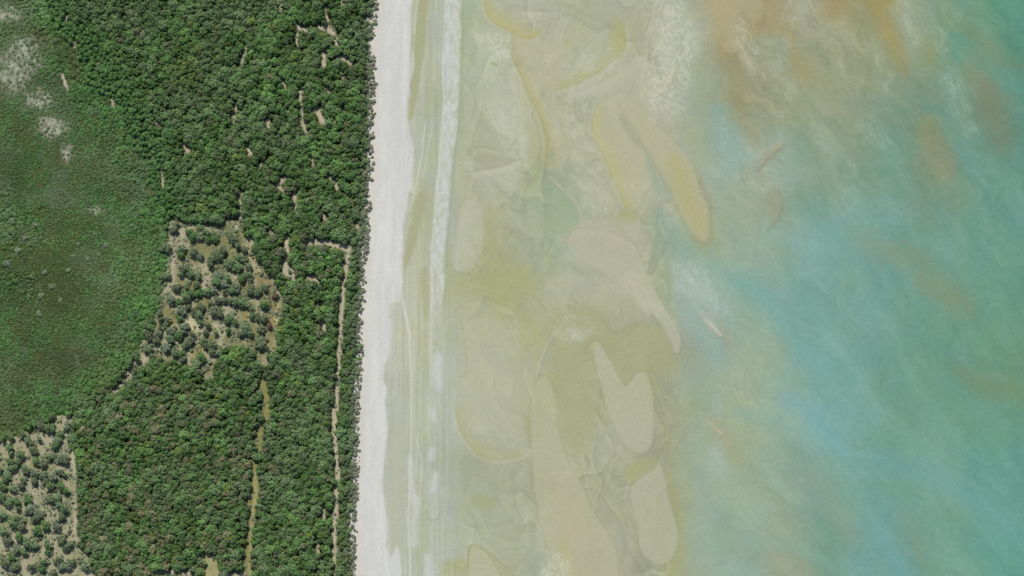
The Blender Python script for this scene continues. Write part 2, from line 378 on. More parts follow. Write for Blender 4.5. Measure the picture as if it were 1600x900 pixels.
    poly([(1120,85),(1150,90),(1168,115),(1172,150),(1160,190),(1182,215),(1176,232),(1160,215),(1143,180),(1135,140),(1122,105)], (149,146,108), 8, .8)
    poly([(1130,55),(1138,80),(1128,96),(1120,80)], (172,155,112), 4, .7)
    poly([(1240,70),(1275,95),(1300,120),(1312,150),(1280,150),(1262,130),(1240,100)], (149,152,112), 12, .7)
    poly([(1288,-30),(1320,-30),(1330,20),(1300,35),(1280,20)], (160,143,98), 10, .9)
    poly([(1350,-30),(1392,-30),(1395,30),(1405,60),(1420,90),(1412,110),(1385,85),(1362,40)], (163,146,84), 10, .85)
    poly([(1400,100),(1425,108),(1420,120),(1402,114)], (150,138,98), 6, .8)
    poly([(1440,55),(1460,70),(1470,100),(1455,115),(1438,90)], (142,148,98), 9, .75)
    poly([(1500,25),(1530,55),(1565,85),(1610,100),(1610,118),(1560,110),(1525,85),(1495,50)], (122,138,100), 9, .7)
    poly([(1518,95),(1545,118),(1572,150),(1590,195),(1580,235),(1552,228),(1532,190),(1520,150)], (126,130,98), 16, .75)
    poly([(1432,150),(1448,185),(1470,215),(1492,240),(1498,262),(1482,277),(1464,270),(1448,240),(1434,200)], (140,142,108), 8, .75)
    poly([(1395,375),(1440,385),(1490,435),(1530,490),(1500,492),(1450,455),(1415,420)], (132,146,112), 12, .8)
    poly([(1318,355),(1350,352),(1395,385),(1420,415),(1385,410),(1340,392)], (134,146,114), 12, .75)
    poly([(1480,565),(1530,578),(1580,600),(1620,612),(1620,630),(1560,622),(1510,608)], (120,138,100), 12, .8)
    poly([(1430,440),(1480,448),(1520,475),(1500,485),(1450,470)], (126,146,112), 12, .7)
    poly([(1255,730),(1285,740),(1330,800),(1350,850),(1320,845),(1285,800)], (140,156,134), 14, .7)
    poly([(1400,790),(1430,800),(1450,850),(1440,890),(1415,860)], (126,150,124), 14, .7)
    # small islets of sand in the shallows
    isl = np.zeros(X.shape)
    for pts, c in (([(1170,262),(1185,248),(1200,235),(1222,221),(1228,224),(1212,240),(1196,256),(1184,264)], (168,164,138)),
                   ([(1196,300),(1205,285),(1218,292),(1224,315),(1222,338),(1208,352),(1198,360),(1205,335),(1198,318)], (154,158,130)),
                   ([(1092,488),(1100,490),(1113,505),(1130,524),(1126,528),(1112,516),(1102,506)], (196,186,168))):
        w = window(pts, 24)
        sd = poly_sd(X[w] + 6 * wob[w], Y[w] + 6 * wob2[w], smooth_poly(pts))
        blend(w, sm(-8, 7, sd + rag[w] * 12), c, .6)
        isl[w] = np.maximum(isl[w], sm(-8, 4, sd))
    stroke([(1183,266),(1200,250),(1222,228)], (140,142,116), 1.4, 1.6, .5)
    stroke([(1216,290),(1225,318),(1220,340)], (134,144,116), 1.4, 1.6, .5)
    stroke([(1103,498),(1114,509),(1127,523)], (208,204,190), 1.5, 1.4, .75)
    stroke([(1108,486),(1122,492),(1128,510),(1138,540)], (160,154,128), 5, 4, .5)
    poly([(1108,650),(1125,655),(1150,690),(1165,730),(1150,725),(1125,695),(1105,668)], (168,160,130), 10, .7)
    stroke([(1104,657),(1116,668),(1127,680)], (186,178,148), 1.4, 1.2, .8)
    poly([(1200,850),(1235,860),(1262,885),(1290,925),(1225,925),(1205,880)], (153,158,130), 12, .7)
    # ---- blue and turquoise drifts
    poly([(1115,160),(1130,165),(1152,195),(1175,230),(1182,248),(1170,262),(1150,265),(1122,235),(1112,200)], (134,168,162), 10, .75)
    poly([(1020,330),(1045,340),(1070,365),(1095,395),(1120,410),(1160,425),(1210,450),(1250,490),(1235,500),(1190,470),(1130,445),(1075,415),(1035,380)], (130,165,154), 10, .65)
    poly([(1062,475),(1085,478),(1115,515),(1130,545),(1120,562),(1095,540),(1070,505)], (146,172,164), 9, .75)
    stroke([(1160,440),(1190,465),(1220,500),(1245,540),(1290,580)], (116,166,158), 12, 11, .65)
    stroke([(1235,628),(1262,645),(1285,672),(1305,695)], (118,165,168), 11, 10, .7)
    stroke([(1275,660),(1300,690),(1318,704),(1345,712),(1380,716)], (122,172,170), 4.5, 4.5, .75)
    stroke([(1375,716),(1440,738),(1490,765),(1530,790),(1575,815)], (112,160,154), 13, 13, .75)
    stroke([(1378,840),(1390,860),(1405,890),(1415,920)], (112,160,158), 11, 10, .75)
    stroke([(1150,645),(1200,652),(1240,668),(1290,690)], (132,172,160), 7, 7, .6)
    stroke([(1180,845),(1240,855),(1290,875),(1330,905)], (134,170,156), 7, 7, .6)
    poly([(1112,700),(1124,700),(1130,725),(1132,745),(1120,748),(1112,725)], (166,182,176), 8, .85)
    poly([(1130,880),(1170,875),(1195,890),(1200,925),(1140,925)], (150,176,168), 12, .7)
    poly([(1484,48),(1500,50),(1505,80),(1500,108),(1488,100),(1482,75)], (92,152,140), 6, .6)
    poly([(1495,0),(1512,0),(1510,20),(1494,22)], (102,158,144), 5, .5)
    stroke([(1505,60),(1540,100),(1580,130),(1640,150)], (98,152,136), 10, 9, .5)
    stroke([(1440,160),(1475,180),(1505,240),(1525,270)], (92,144,136), 8, 8, .6)
    poly([(1240,370),(1290,330),(1340,340),(1380,360),(1360,400),(1290,405)], (126,170,162), 24, .5)
    stroke([(1200,365),(1240,380),(1280,388)], (140,178,170), 10, 9, .5)
    # ---- froth and pale suspended sand, in fine broken threads
    pale = (200, 202, 184)
    froth([(1005,-20),(1050,-20),(1078,30),(1085,60),(1080,110),(1062,150),(1068,180),(1050,190),(1035,170),(1015,160),(1000,120),(1010,80),(1030,50)], pale, 12, .75, 4, .42, 0.7, 1.5, 80)
    froth([(900,70),(950,60),(970,85),(975,110),(940,150),(900,155),(880,130),(880,95)], (188,193,176), 14, .55, 5, .42, 2.5, 3, 84)
    froth([(870,160),(915,150),(925,200),(940,240),(945,280),(960,310),(950,340),(920,330),(895,300),(870,250)], (190,192,176), 10, .6, 5, .42, 0.9, 2.5, 88)
    froth([(735,60),(768,55),(795,50),(799,90),(785,95),(770,92),(768,75)], (196,201,190), 4, .8, 3.5, .40, 1.2, 1.5, 92)
    froth([(765,160),(795,150),(815,190),(825,240),(820,270),(800,240),(770,200)], (190,197,188), 12, .6, 5, .42, 1.2, 2, 96)
    froth([(1148,15),(1158,25),(1165,45),(1175,65),(1185,95),(1200,120),(1190,130),(1170,115),(1155,90),(1147,60)], (184,186,168), 5, .8, 4, .40, 1.0, 2, 100)
    froth([(1175,62),(1215,58),(1230,85),(1232,110),(1210,110),(1185,90)], (160,180,160), 7, .6, 4, .42, .9, 2, 104)
    froth([(1200,108),(1225,115),(1250,135),(1245,150),(1215,155),(1205,135)], (172,178,158), 10, .55, 4, .42, .9, 2, 105)
    froth([(1210,-20),(1235,-20),(1245,15),(1240,45),(1225,35)], (182,184,168), 7, .65, 4, .42, 1.1, 2, 108)
    froth([(1280,35),(1300,28),(1325,40),(1330,65),(1310,78),(1290,65)], (166,176,152), 8, .6, 4, .42, .5, 2, 112)
    froth([(1390,-20),(1412,-20),(1418,15),(1432,50),(1438,70),(1428,72),(1412,50),(1402,25)], (176,180,160), 6, .75, 4, .42, 1.1, 2.2, 116)
    froth([(1362,60),(1376,78),(1378,100),(1395,120),(1385,150),(1372,130),(1368,100)], (168,182,162), 6, .7, 3.5, .42, 1.2, 2, 120)
    froth([(1466,45),(1480,50),(1478,75),(1482,85),(1475,90),(1464,75)], (160,184,164), 5, .8, 3.5, .42, 1.4, 2.4, 124)
    froth([(1470,115),(1495,110),(1510,135),(1522,165),(1515,180),(1525,210),(1512,205),(1502,180),(1480,155)], (160,186,172), 7, .72, 3.5, .40, 1.1, 2.2, 128)
    froth([(1345,180),(1375,195),(1395,215),(1408,245),(1412,262),(1395,250),(1365,225),(1342,205)], (162,184,172), 7, .65, 3.5, .42, .9, 2.2, 132)
    froth([(1270,185),(1300,205),(1325,240),(1340,262),(1322,262),(1290,240),(1262,205)], (164,184,168), 8, .55, 4, .42, .8, 2.5, 136)
    froth([(1500,240),(1520,258),(1545,282),(1560,298),(1540,296),(1510,272)], (150,180,166), 8, .55, 3.5, .42, .8, 2.5, 140)
    froth([(1330,280),(1345,300),(1350,330),(1338,322),(1328,305)], (150,182,170), 6, .6, 3.5, .42, 1.0, 2.5, 144)
    froth([(1370,300),(1400,320),(1440,335),(1430,345),(1395,345),(1370,325)], (144,178,166), 8, .55, 3.5, .42, .5, 2.5, 148)
    froth([(1055,400),(1085,405),(1105,425),(1120,455),(1128,490),(1112,480),(1085,470),(1060,470),(1058,440)], (180,194,186), 9, .7, 4, .42, .9, 2, 152)
    froth([(1120,180),(1150,205),(1175,245),(1190,268),(1170,278),(1140,270),(1118,235)], (166,188,178), 9, .5, 4, .42, .9, 2, 156)
    froth([(1190,185),(1215,175),(1235,195),(1238,215),(1215,215),(1195,205)], (166,186,172), 8, .5, 4, .42, .7, 2.5, 158)
    froth([(1170,285),(1200,280),(1215,290),(1195,305),(1180,320),(1172,305)], (172,186,176), 6, .5, 4, .42, .4, 2.2, 159)
    froth([(1022,300),(1042,300),(1055,318),(1060,340),(1045,330),(1030,318)], (192,186,170), 6, .6, 4, .42, .6, 2, 160)
    froth([(985,415),(1010,440),(1035,480),(1052,515),(1035,505),(1005,478),(975,450)], (190,192,172), 8, .45, 4, .42, .75, 4, 162)
    froth([(860,870),(880,865),(890,890),(885,910),(850,915),(845,895)], (196,202,194), 7, .85, 3, .38, 1.0, 1.5, 164)
    froth([(810,690),(830,690),(835,705),(805,712)], (188,193,182), 6, .7, 4, .42, 0, 2, 166)
    froth([(680,885),(700,890),(705,910),(675,910)], (196,201,190), 6, .7, 4, .42, 0, 2, 168)
    froth([(890,515),(915,520),(912,530),(880,532)], (192,198,192), 5, .7, 4, .42, 0, 2, 170)
    froth([(768,598),(798,600),(798,612),(770,615)], (180,186,180), 6, .6, 4, .42, 0, 2, 172)
    froth([(1225,40),(1240,60),(1300,160),(1270,170)], (165,175,150), 16, .35, 4, .42, .9, 2.5, 174)
    # ---- the shore: damp sand with strand lines
    ys = fbm(X / 2.6, Y / 90, 180, 3) - 0.5
    ys2 = fbm(X / 7, Y / 140, 186, 3) - 0.5
    nearshore = 1 - sm(690, 730, X)
    yf = fbm(X / 1.5, Y / 60, 183, 2) - .5
    C = C + ((17 * ys + 11 * ys2 + 15 * yf) * nearshore)[..., None] * np.array([1, 1, 1.1])
    damp = (166, 168, 128)
    poly([(660,-60),(669,-60),(668,50),(656,120),(649,180),(641,188),(640,150),(643,100),(652,40)], damp, 2.5, .85)
    poly([(650,298),(668,298),(658,345),(648,385),(634,425),(630,410),(642,360)], damp, 3, .8)
    poly([(660,420),(672,420),(672,480),(664,510),(658,470)], (168,171,132), 5, .7)
    poly([(604,690),(625,670),(640,720),(640,850),(625,905),(608,870),(602,780)], (181,184,160), 6, .7)
    poly([(645,760),(668,740),(668,905),(648,905)], (172,176,148), 6, .6)
    # the pale ridge of shell sand and foam
    ridge_l = np.interp(Y, [-60,0,60,110,150,190,230,300,380,430,480,530,600,650], [696,694,692,690,692,691,687,681,675,672,672,673,670,668])
    ridge_r = np.interp(Y, [-60,0,60,110,150,190,230,300,380,430,480,530,600,650], [720,720,719,718,718,715,709,702,696,694,690,689,694,690])
    rw = 14 * (fbm(X / 14, Y / 24, 190, 4, .62) - 0.5)
    rm = sm(-1.5, 2.5, X - ridge_l + rw) * (1 - sm(-2.5, 3, X - ridge_r + rw)) * (1 - .55 * sm(440, 520, Y)) * (1 - .6 * sm(590, 680, Y))
    rt = fbm(X / 1.8, Y / 13, 194, 3)
    rb = fbm(X / 4.5, Y / 8, 196, 3, .6)
    mix(rm * (0.34 + 0.36 * sm(.25, .75, rt) + .42 * sm(.36, .62, rb)), (203, 205, 198), .9)
    mix(np.exp(-((X - ridge_r - 3) / 2.5) ** 2) * (Y < 420) * 0.5, (148, 162, 142))
    mix(np.exp(-((X - ridge_l - 1.2) / 1.3) ** 2) * (Y < 560) * 0.6, (206, 208, 196))
    for pts, w in (([(682,560),(684,600)], 7), ([(676,640),(678,655)], 5), ([(677,705),(676,715)], 5), ([(678,740),(677,765)], 4), ([(648,780),(646,850)], 6), ([(668,870),(670,905)], 6), ([(642,720),(645,780)], 5)):
        stroke(pts, (201, 204, 198), w, w, .7)
    for pts, w, a in (([(630,470),(640,520),(642,600),(642,720),(637,800),(641,900)], 1.4, .75), ([(627,455),(632,490),(640,530)], 1.2, .8),
                      ([(647,430),(647,500),(645,600),(648,680),(660,720),(655,790)], 1.0, .5), ([(665,190),(660,240),(650,290),(640,330)], 1.1, .6),
                      ([(628,440),(624,455),(622,470)], 2.5, .9), ([(641,0),(640,60),(638,120),(634,180),(645,232),(644,300)], 1.6, .8),
                      ([(652,0),(648,60),(642,120)], 1.0, .5), ([(655,560),(656,640),(650,740)], 0.9, .45), ([(676,200),(668,240),(660,280)], .9, .45)):
        stroke(pts, (207, 208, 194), w, 1.2, a, wx=X + 3 * wob, wy=Y)
    # dry beach
    dedge = de(Y) + 13 * (fbm(X / 30, Y / 34, 198, 4, .55) - .5) + 4 * ys
    dm = 1 - sm(-2.5, 3.5, X - dedge)
    sand = np.array([210, 210, 203.0])
    bn = fbm(X / 4, Y / 30, 202, 3) - .5
    bn2 = fbm(X / 14, Y / 120, 206, 3) - .5
    bn3 = fbm(X / 3, Y / 3, 210, 2) - .5
    mix(dm, sand + (15 * bn + 13 * bn2 + 5 * bn3)[..., None])
    # paler, older sand at the foot of the scrub
    foot = np.exp(-((X - fe(Y) - 4) / 7) ** 2)
    mix(foot * (0.4 + .6 * fbm(X / 6, Y / 6, 214, 3)), (208, 202, 184), .7)
    poly([(616,848),(622,855),(630,905),(606,905)], (207, 208, 202), 2, .9)
    # wheel tracks
    for off in (16, 19, 29, 33):
        xx = fe(np.round(Y / 60) * 60) * 0 + np.interp(Y, [-60, 200, 500, 960], [612, 606, 592, 580]) + off
        tr = np.exp(-((X - xx - 3 * (fbm(X * 0, Y / 70, 220 + off, 2) - .5)) / 0.9) ** 2)
        mix(tr * dm, (193, 194, 186), .35)
    # grain
    g = fbm(X / 1.7, Y / 1.7, 230, 2) - 0.5
    C = C + (9 * g * (1 - 0.45 * sm(1080, 1250, X)))[..., None]
    # the flats stay olive: wet sand is never blue
    lim = (C[..., 0] + C[..., 1]) / 2 - 17 - 10 * fbm(X / 40, Y / 40, 298, 2)
    over = np.maximum(0, C[..., 2] - lim) * sm(705, 725, X) * (1 - sm(985, 1060, X))
    warm = sm(705, 725, X) * (1 - sm(1030, 1090, X))
    C = C + warm[..., None] * np.array([2.0, 0.5, -4.0])
    C[..., 2] -= .9 * over; C[..., 0] += .12 * over
    # ---- relief
    bz = np.interp(Xb, [540, 590, 640, 700, 730, 1000, 1090, 2000], [2.9, 2.3, 0.85, 0.62, 0.45, 0.16, 0.02, -0.05])
    depth = depth * (1 - 0.75 * isl)
    z = bz + bar_h * (1 - sm(1080, 1180, X) * .5) - depth + 0.05 * n1 + 0.05 * ys * nearshore + 0.06 * rm + 0.035 * (fbm(X / 5, Y / 5, 240, 3) - .5)
    z = z - np.clip((X - 1700) / 900, 0, 1) * 4
    z = z - .22 * sm(1105, 1150, X) * (1 - np.clip(bar_h / .18, 0, 1)) * (1 - .5 * isl)
    z = z + 0.18 * np.clip(foot, 0, 1) * fbm(X / 9, Y / 9, 216, 2)
    return z, np.clip(C, 20, 225), depth

# ------------------------------------------------------------------ material helpers
def mat(name):
    m = bpy.data.materials.new(name); m.use_nodes = True
    nt = m.node_tree; nt.nodes.clear()
    out = nt.nodes.new("ShaderNodeOutputMaterial")
    return m, nt, out

def noise(nt, scale, detail=4, rough=.6, vec=None):
    n = nt.nodes.new("ShaderNodeTexNoise")
    n.inputs['Scale'].default_value = scale; n.inputs['Detail'].default_value = detail; n.inputs['Roughness'].default_value = rough
    if vec: nt.links.new(vec, n.inputs['Vector'])
    return n

def ground_material(name, rough, bump, scale, vary=0.12):
    m, nt, out = mat(name)
    b = nt.nodes.new("ShaderNodeBsdfPrincipled")
    b.inputs['Roughness'].default_value = rough
    b.inputs['Specular IOR Level'].default_value = 0.15
    a = nt.nodes.new("ShaderNodeAttribute"); a.attribute_name = "earth"
    tc = nt.nodes.new("ShaderNodeNewGeometry")
    n = noise(nt, scale, 4, .65, tc.outputs['Position'])
    mr = nt.nodes.new("ShaderNodeMapRange")
    mr.inputs['From Min'].default_value = .25; mr.inputs['From Max'].default_value = .75
    mr.inputs['To Min'].default_value = 1 - vary; mr.inputs['To Max'].default_value = 1 + vary
    nt.links.new(n.outputs['Fac'], mr.inputs['Value'])
    mx = nt.nodes.new("ShaderNodeVectorMath"); mx.operation = 'SCALE'
    nt.links.new(a.outputs['Color'], mx.inputs[0]); nt.links.new(mr.outputs['Result'], mx.inputs['Scale'])
    nt.links.new(mx.outputs['Vector'], b.inputs['Base Color'])
    bp = nt.nodes.new("ShaderNodeBump"); bp.inputs['Strength'].default_value = .5; bp.inputs['Distance'].default_value = bump
    nt.links.new(n.outputs['Fac'], bp.inputs['Height']); nt.links.new(bp.outputs['Normal'], b.inputs['Normal'])
    nt.links.new(b.outputs['BSDF'], out.inputs['Surface'])
    return m

M_SAND = ground_material("dry_beach_sand", .9, .03, .8, .05)
M_FLAT = ground_material("damp_tidal_sand", .75, .02, .55, .05)
M_BED = ground_material("sea_bed_sand", .9, .02, .35, .05)
M_SOIL = ground_material("sandy_soil_and_litter", .95, .25, 1.1, .30)

def water_material():
    m, nt, out = mat("shallow_sea_water")
    tr = nt.nodes.new("ShaderNodeBsdfTransparent")
    gl = nt.nodes.new("ShaderNodeBsdfGlossy"); gl.inputs['Roughness'].default_value = .12
    fr = nt.nodes.new("ShaderNodeFresnel"); fr.inputs['IOR'].default_value = 1.333
    geo = nt.nodes.new("ShaderNodeNewGeometry")
    n = noise(nt, .25, 4, .6, geo.outputs['Position'])
    bp = nt.nodes.new("ShaderNodeBump"); bp.inputs['Distance'].default_value = .25; bp.inputs['Strength'].default_value = .3
    nt.links.new(n.outputs['Fac'], bp.inputs['Height'])
    nt.links.new(bp.outputs['Normal'], gl.inputs['Normal']); nt.links.new(bp.outputs['Normal'], fr.inputs['Normal'])
    mx = nt.nodes.new("ShaderNodeMixShader")
    nt.links.new(fr.outputs['Fac'], mx.inputs['Fac']); nt.links.new(tr.outputs['BSDF'], mx.inputs[1]); nt.links.new(gl.outputs['BSDF'], mx.inputs[2])
    nt.links.new(mx.outputs['Shader'], out.inputs['Surface'])
    # clear water: only absorption, red first
    va = nt.nodes.new("ShaderNodeVolumeAbsorption")
    d = float(DEEP_A.max()) / (1 - 0.02)
    va.inputs['Density'].default_value = d
    va.inputs['Color'].default_value = (*[1 - a / d for a in DEEP_A], 1)
    nt.links.new(va.outputs['Volume'], out.inputs['Volume'])
    return m

# ------------------------------------------------------------------ the coast: one relief, cut into beach, tidal flat, sand bars and sea bed
def span(lo, hi, step, far):
    core = np.arange(lo, hi + step, step)
    ext = np.array([8, 24, 60, 140, 400, 1200, 4000, 12000, 24000.0])
    ext = ext[ext <= far]
    return core, ext

def mesh_from(name, co, quads, colours, material, smooth=True):
    me = bpy.data.meshes.new(name)
    nv, nq = len(co), len(quads)
    me.vertices.add(nv); me.vertices.foreach_set("co", np.ascontiguousarray(co, np.float32).ravel())
    me.loops.add(nq * 4); me.loops.foreach_set("vertex_index", np.ascontiguousarray(quads, np.int32).ravel())
    me.polygons.add(nq); me.polygons.foreach_set("loop_start", np.arange(0, nq * 4, 4, dtype=np.int32))
    me.polygons.foreach_set("loop_total", np.full(nq, 4, np.int32))
    if smooth: me.polygons.foreach_set("use_smooth", np.ones(nq, bool))
    if colours is not None:
        a = me.attributes.new("earth", 'FLOAT_COLOR', 'POINT')
        a.data.foreach_set("color", np.hstack([colours, np.ones((nv, 1))]).astype(np.float32).ravel())
    me.materials.append(material)
    me.update(calc_edges=True)
    return me

def link(name, me, parent=None):
    o = bpy.data.objects.new(name, me); col.objects.link(o)
    if parent: o.parent = parent
    return o

def tag(o, label=None, cat=None, group=None, kind=None):
    if label: o["label"] = label
    if cat: o["category"] = cat
    if group: o["group"] = group
    if kind: o["kind"] = kind
    return o

STEP = 1.85
cx, ext = span(536, 1664, STEP, 24000)
gx = np.concatenate([cx, cx[-1] + ext])
cy, ext = span(-64, 964, STEP, 24000)
gy = np.concatenate([(cy[0] - ext)[::-1], cy, cy[-1] + ext])
GX, GY = np.meshgrid(gx, gy)
Z, C, DEP = coast(GX, GY)
alb = lin(C) / K_LIGHT
zw = np.maximum(0, -Z)
alb = alb * (1 + sm(.004, -.007, Z)[..., None] * np.array([.09, .09, .13]))                # what the surface of the water reflects away
alb = alb * (1 + .06 * sm(.05, .8, zw))[..., None]      # a little light is lost at the water's surface and on the slant
alb = alb / np.exp(-DEEP_A * (zw * PATH)[..., None])
alb = np.clip(alb, 0.02, 0.82)
wxm, wym = W(GX, GY)
verts = np.stack([wxm, wym, Z], -1).reshape(-1, 3)
albv = alb.reshape(-1, 3)
ny, nx = GX.shape
idx = np.arange(ny * nx).reshape(ny, nx)
quads = np.stack([idx[1:, :-1], idx[1:, 1:], idx[:-1, 1:], idx[:-1, :-1]], -1).reshape(-1, 4)
fcx = (GX[1:, :-1] + GX[1:, 1:]).ravel() / 2; fcy = (GY[1:, :-1] + GY[:-1, :-1]).ravel() / 2
region = np.full(len(quads), 1)                       # 1 tidal flat
waterline = np.interp(fcy, [-60, 100, 200, 330, 400, 560, 650, 900], [1100, 1095, 1110, 1060, 1050, 1085, 1085, 1085])
region[fcx > waterline] = 2                           # 2 sea bed
region[fcx < de(fcy) + 1.0] = 0
region[fcx < fe(fcy) - 11] = -1                       # the land begins here                       # 0 beach
bar_keys = list(BARS)
for i, k in enumerate(bar_keys):
    region[poly_sd(fcx, fcy, BARS[k]) > 0] = 10 + i
def cut(name, sel, material):
    q = quads[sel]
    u, inv = np.unique(q, return_inverse=True)
    return link(name, mesh_from(name, verts[u], inv.reshape(-1, 4), albv[u], material))
tag(cut("beach", region == 0, M_SAND), "pale dry sand beach between the scrub and the damp tidal flat", kind="structure")
tag(cut("tidal_flat", region == 1, M_FLAT), "damp olive and grey tidal flat with channels and strand lines", kind="structure")
tag(cut("sea_bed", region == 2, M_BED), "sandy sea bed under shallow turquoise water with ochre drifts", kind="structure")
BAR_LABEL = {'a': "long tan sand bar whose rounded tip points into the turquoise water", 'b': "pale sand bar beside the tan one, with an olive rim on its shore side",
 'c': "oval pale sand bar near the bottom edge, standing alone", 'd': "pale sand tongue with blunt lower end, above the oval bar", 'e': "longest pale sand tongue, running out of the bottom edge",
 'f': "pale sand finger with a narrow tip ending at the water's edge", 'g': "soft pale sand fan below the narrow finger, above the olive patch",
 'h': "ochre forked sand bar at the top edge beside turquoise water", 'i': "small whitish sand bar just seaward of the foam ridge",
 'j': "broad faint sand bank beside the shore, bounded by a thin dark line", 'k': "small wedge of sand at the bottom edge near the foam ridge", 'm': "tiny oval sand mound between whitish bar and broad bank"}
for i, k in enumerate(bar_keys):
    tag(cut("sandbar", region == 10 + i, M_FLAT), BAR_LABEL[k], kind="structure", group="sand bars of the tidal flat")

# the water itself: a closed body with a level surface, deeper than the bed everywhere
def box_mesh(name, x0, x1, y0, y1, z0, z1, material):
    v = [(x, y, z) for z in (z0, z1) for y in (y0, y1) for x in (x0, x1)]
    f = [(0, 2, 3, 1), (4, 5, 7, 6), (0, 1, 5, 4), (2, 6, 7, 3), (0, 4, 6, 2), (1, 3, 7, 5)]
    me = bpy.data.meshes.new(name); me.from_pydata(v, [], f); me.materials.append(material); me.update()
    return me
tag(link("sea_water", box_mesh("sea_water", -60.0, 12300.0, -12400.0, 12400.0, -9.0, 0.0, water_material())),
    "clear shallow turquoise sea water over the sandy bed", kind="structure")

# ------------------------------------------------------------------ the land
WETLAND_PLAIN = smooth_poly([(-330,-90),(40,-120),(72,0),(82,30),(104,62),(140,115),(182,185),(212,230),(238,280),(253,330),(262,370),(258,420),(254,460),(240,495),(224,522),(212,550),(188,580),(165,603),(130,630),(80,653),(30,670),(-10,685),(-120,720),(-330,760)])
_w = WETLAND_PLAIN                      # a wandering margin rather than a drawn line
_t = np.concatenate([_w[i] + (np.roll(_w, -1, 0)[i] - _w[i]) * np.linspace(0, 1, 6, False)[:, None] for i in range(len(_w))])
WETLAND = _t + np.stack([fbm(_t[:, 0] / 22, _t[:, 1] / 22, 260, 3) - .5, fbm(_t[:, 0] / 22, _t[:, 1] / 22, 266, 3) - .5], 1) * np.where(_t[:, 1] < 330, 46, 16)[:, None]
CLEAR_A = smooth_poly([(262,343),(300,345),(345,353),(374,342),(388,372),(402,398),(415,420),(437,446),(438,480),(434,520),(429,548),(418,556),(420,575),(408,570),(398,545),(375,538),(350,542),(338,552),(332,575),(331,598),(325,597),(320,572),(300,572),(283,568),(268,560),(250,556),(236,560),(222,575),(213,565),(230,530),(244,500),(254,470),(257,440),(262,400)], 1)
CLEAR_B = smooth_poly([(-300,800),(-110,735),(-10,692),(35,678),(75,660),(100,646),(118,652),(110,690),(112,720),(118,760),(120,850),(145,872),(150,960),(-110,990),(-300,960)], 1)
def ragged(poly, amp, seed):
    t_ = np.concatenate([poly[i] + (np.roll(poly, -1, 0)[i] - poly[i]) * np.linspace(0, 1, 3, False)[:, None] for i in range(len(poly))])
    return t_ + np.stack([fbm(t_[:, 0] / 9, t_[:, 1] / 9, seed, 2) - .5, fbm(t_[:, 0] / 9, t_[:, 1] / 9, seed + 5, 2) - .5], 1) * amp
CLEAR_A = ragged(CLEAR_A, 16, 700); CLEAR_B = ragged(CLEAR_B, 14, 720)
GAPS = [  # (points, half width): tracks and holes in the canopy where the ground shows
 ([(448,370),(449,395),(447,408)], 4.2), ([(446,412),(447,425),(452,430)], 5.5), ([(456,420),(460,436)], 4.2), ([(480,379),(500,378),(515,380),(535,385),(546,389)], 5.4),
 ([(546,386),(543,410),(538,440),(536,470),(533,500),(530,560),(528,600),(525,640)], 3.6), ([(522,640),(524,690)], 4.6), ([(524,690),(528,740),(526,790),(523,830),(525,960)], 3.3), ([(537,440),(534,470)], 5.0),
 ([(480,434),(492,434),(500,441)], 4.8), ([(377,300),(376,345)], 2.6), ([(412,600),(416,612),(417,650)], 5.5), ([(407,664),(406,700)], 5.4), ([(397,722),(399,745),(399,775),(394,800),(390,850),(387,905),(386,960)], 5.0), ([(390,780),(396,790)], 5.4),
 ([(388,226),(390,240)], 4.6), ([(470,140),(471,165),(473,190),(479,208)], 3.2), ([(495,170),(502,185),(506,192)], 4.6), ([(500,42),(515,46),(520,52)], 5.0), ([(506,82),(506,100),(501,105)], 4.6), ([(530,88),(540,92),(548,98)], 4.2),
 ([(508,11),(510,16)], 3.5), ([(385,68),(380,90),(377,100)], 2.4), ([(433,-5),(442,14)], 3.4), ([(418,190),(420,198)], 4.0), ([(460,303),(461,328)], 3.4), ([(514,276),(522,284),(527,296)], 3.8), ([(505,325),(508,345)], 2.8), ([(525,60),(526,72)], 3.5),
 ([(534,-6),(536,6)], 4.0), ([(464,65),(470,78)], 2.7), ([(462,38),(470,45),(478,48)], 3.6), ([(215,560),(205,582),(193,600),(180,612)], 3.2), ([(200,580),(206,590)], 3.0), ([(116,690),(115,760),(117,830)], 5.0), ([(322,876),(332,888),(330,910)], 13.0), ([(345,900),(380,898)], 5.4), ([(240,893),(300,896)], 4.0),
 ([(487,245),(490,256)], 3.0), ([(510,138),(516,142)], 3.5), ([(536,174),(540,170)], 3.0), ([(435,118),(447,138)], 2.4), ([(365,195),(370,160)], 2.2), ([(503,505),(508,515)], 4.2), ([(497,475),(502,472)], 3.0), ([(424,360),(426,364)], 3.5), ([(495,840),(500,875)], 2.3), ([(505,790),(506,810)], 2.4),
 ([(105,26),(102,31)], 3.0), ([(117,66),(120,75)], 3.0), ([(175,155),(179,168)], 2.4), ([(154,96),(156,104)], 2.5), ([(98,118),(105,140)], 3.0), ([(245,190),(250,196)], 3.4), ([(290,228),(294,236)], 4.0), ([(252,268),(256,290)], 3.0), ([(437,292),(442,300)], 3.0), ([(403,262),(418,250)], 2.3), ([(448,275),(434,290)], 2.4),
 ([(510,25),(513,32)], 2.5), ([(578,66),(586,72)], 4.0), ([(572,30),(582,34)], 3.5)]

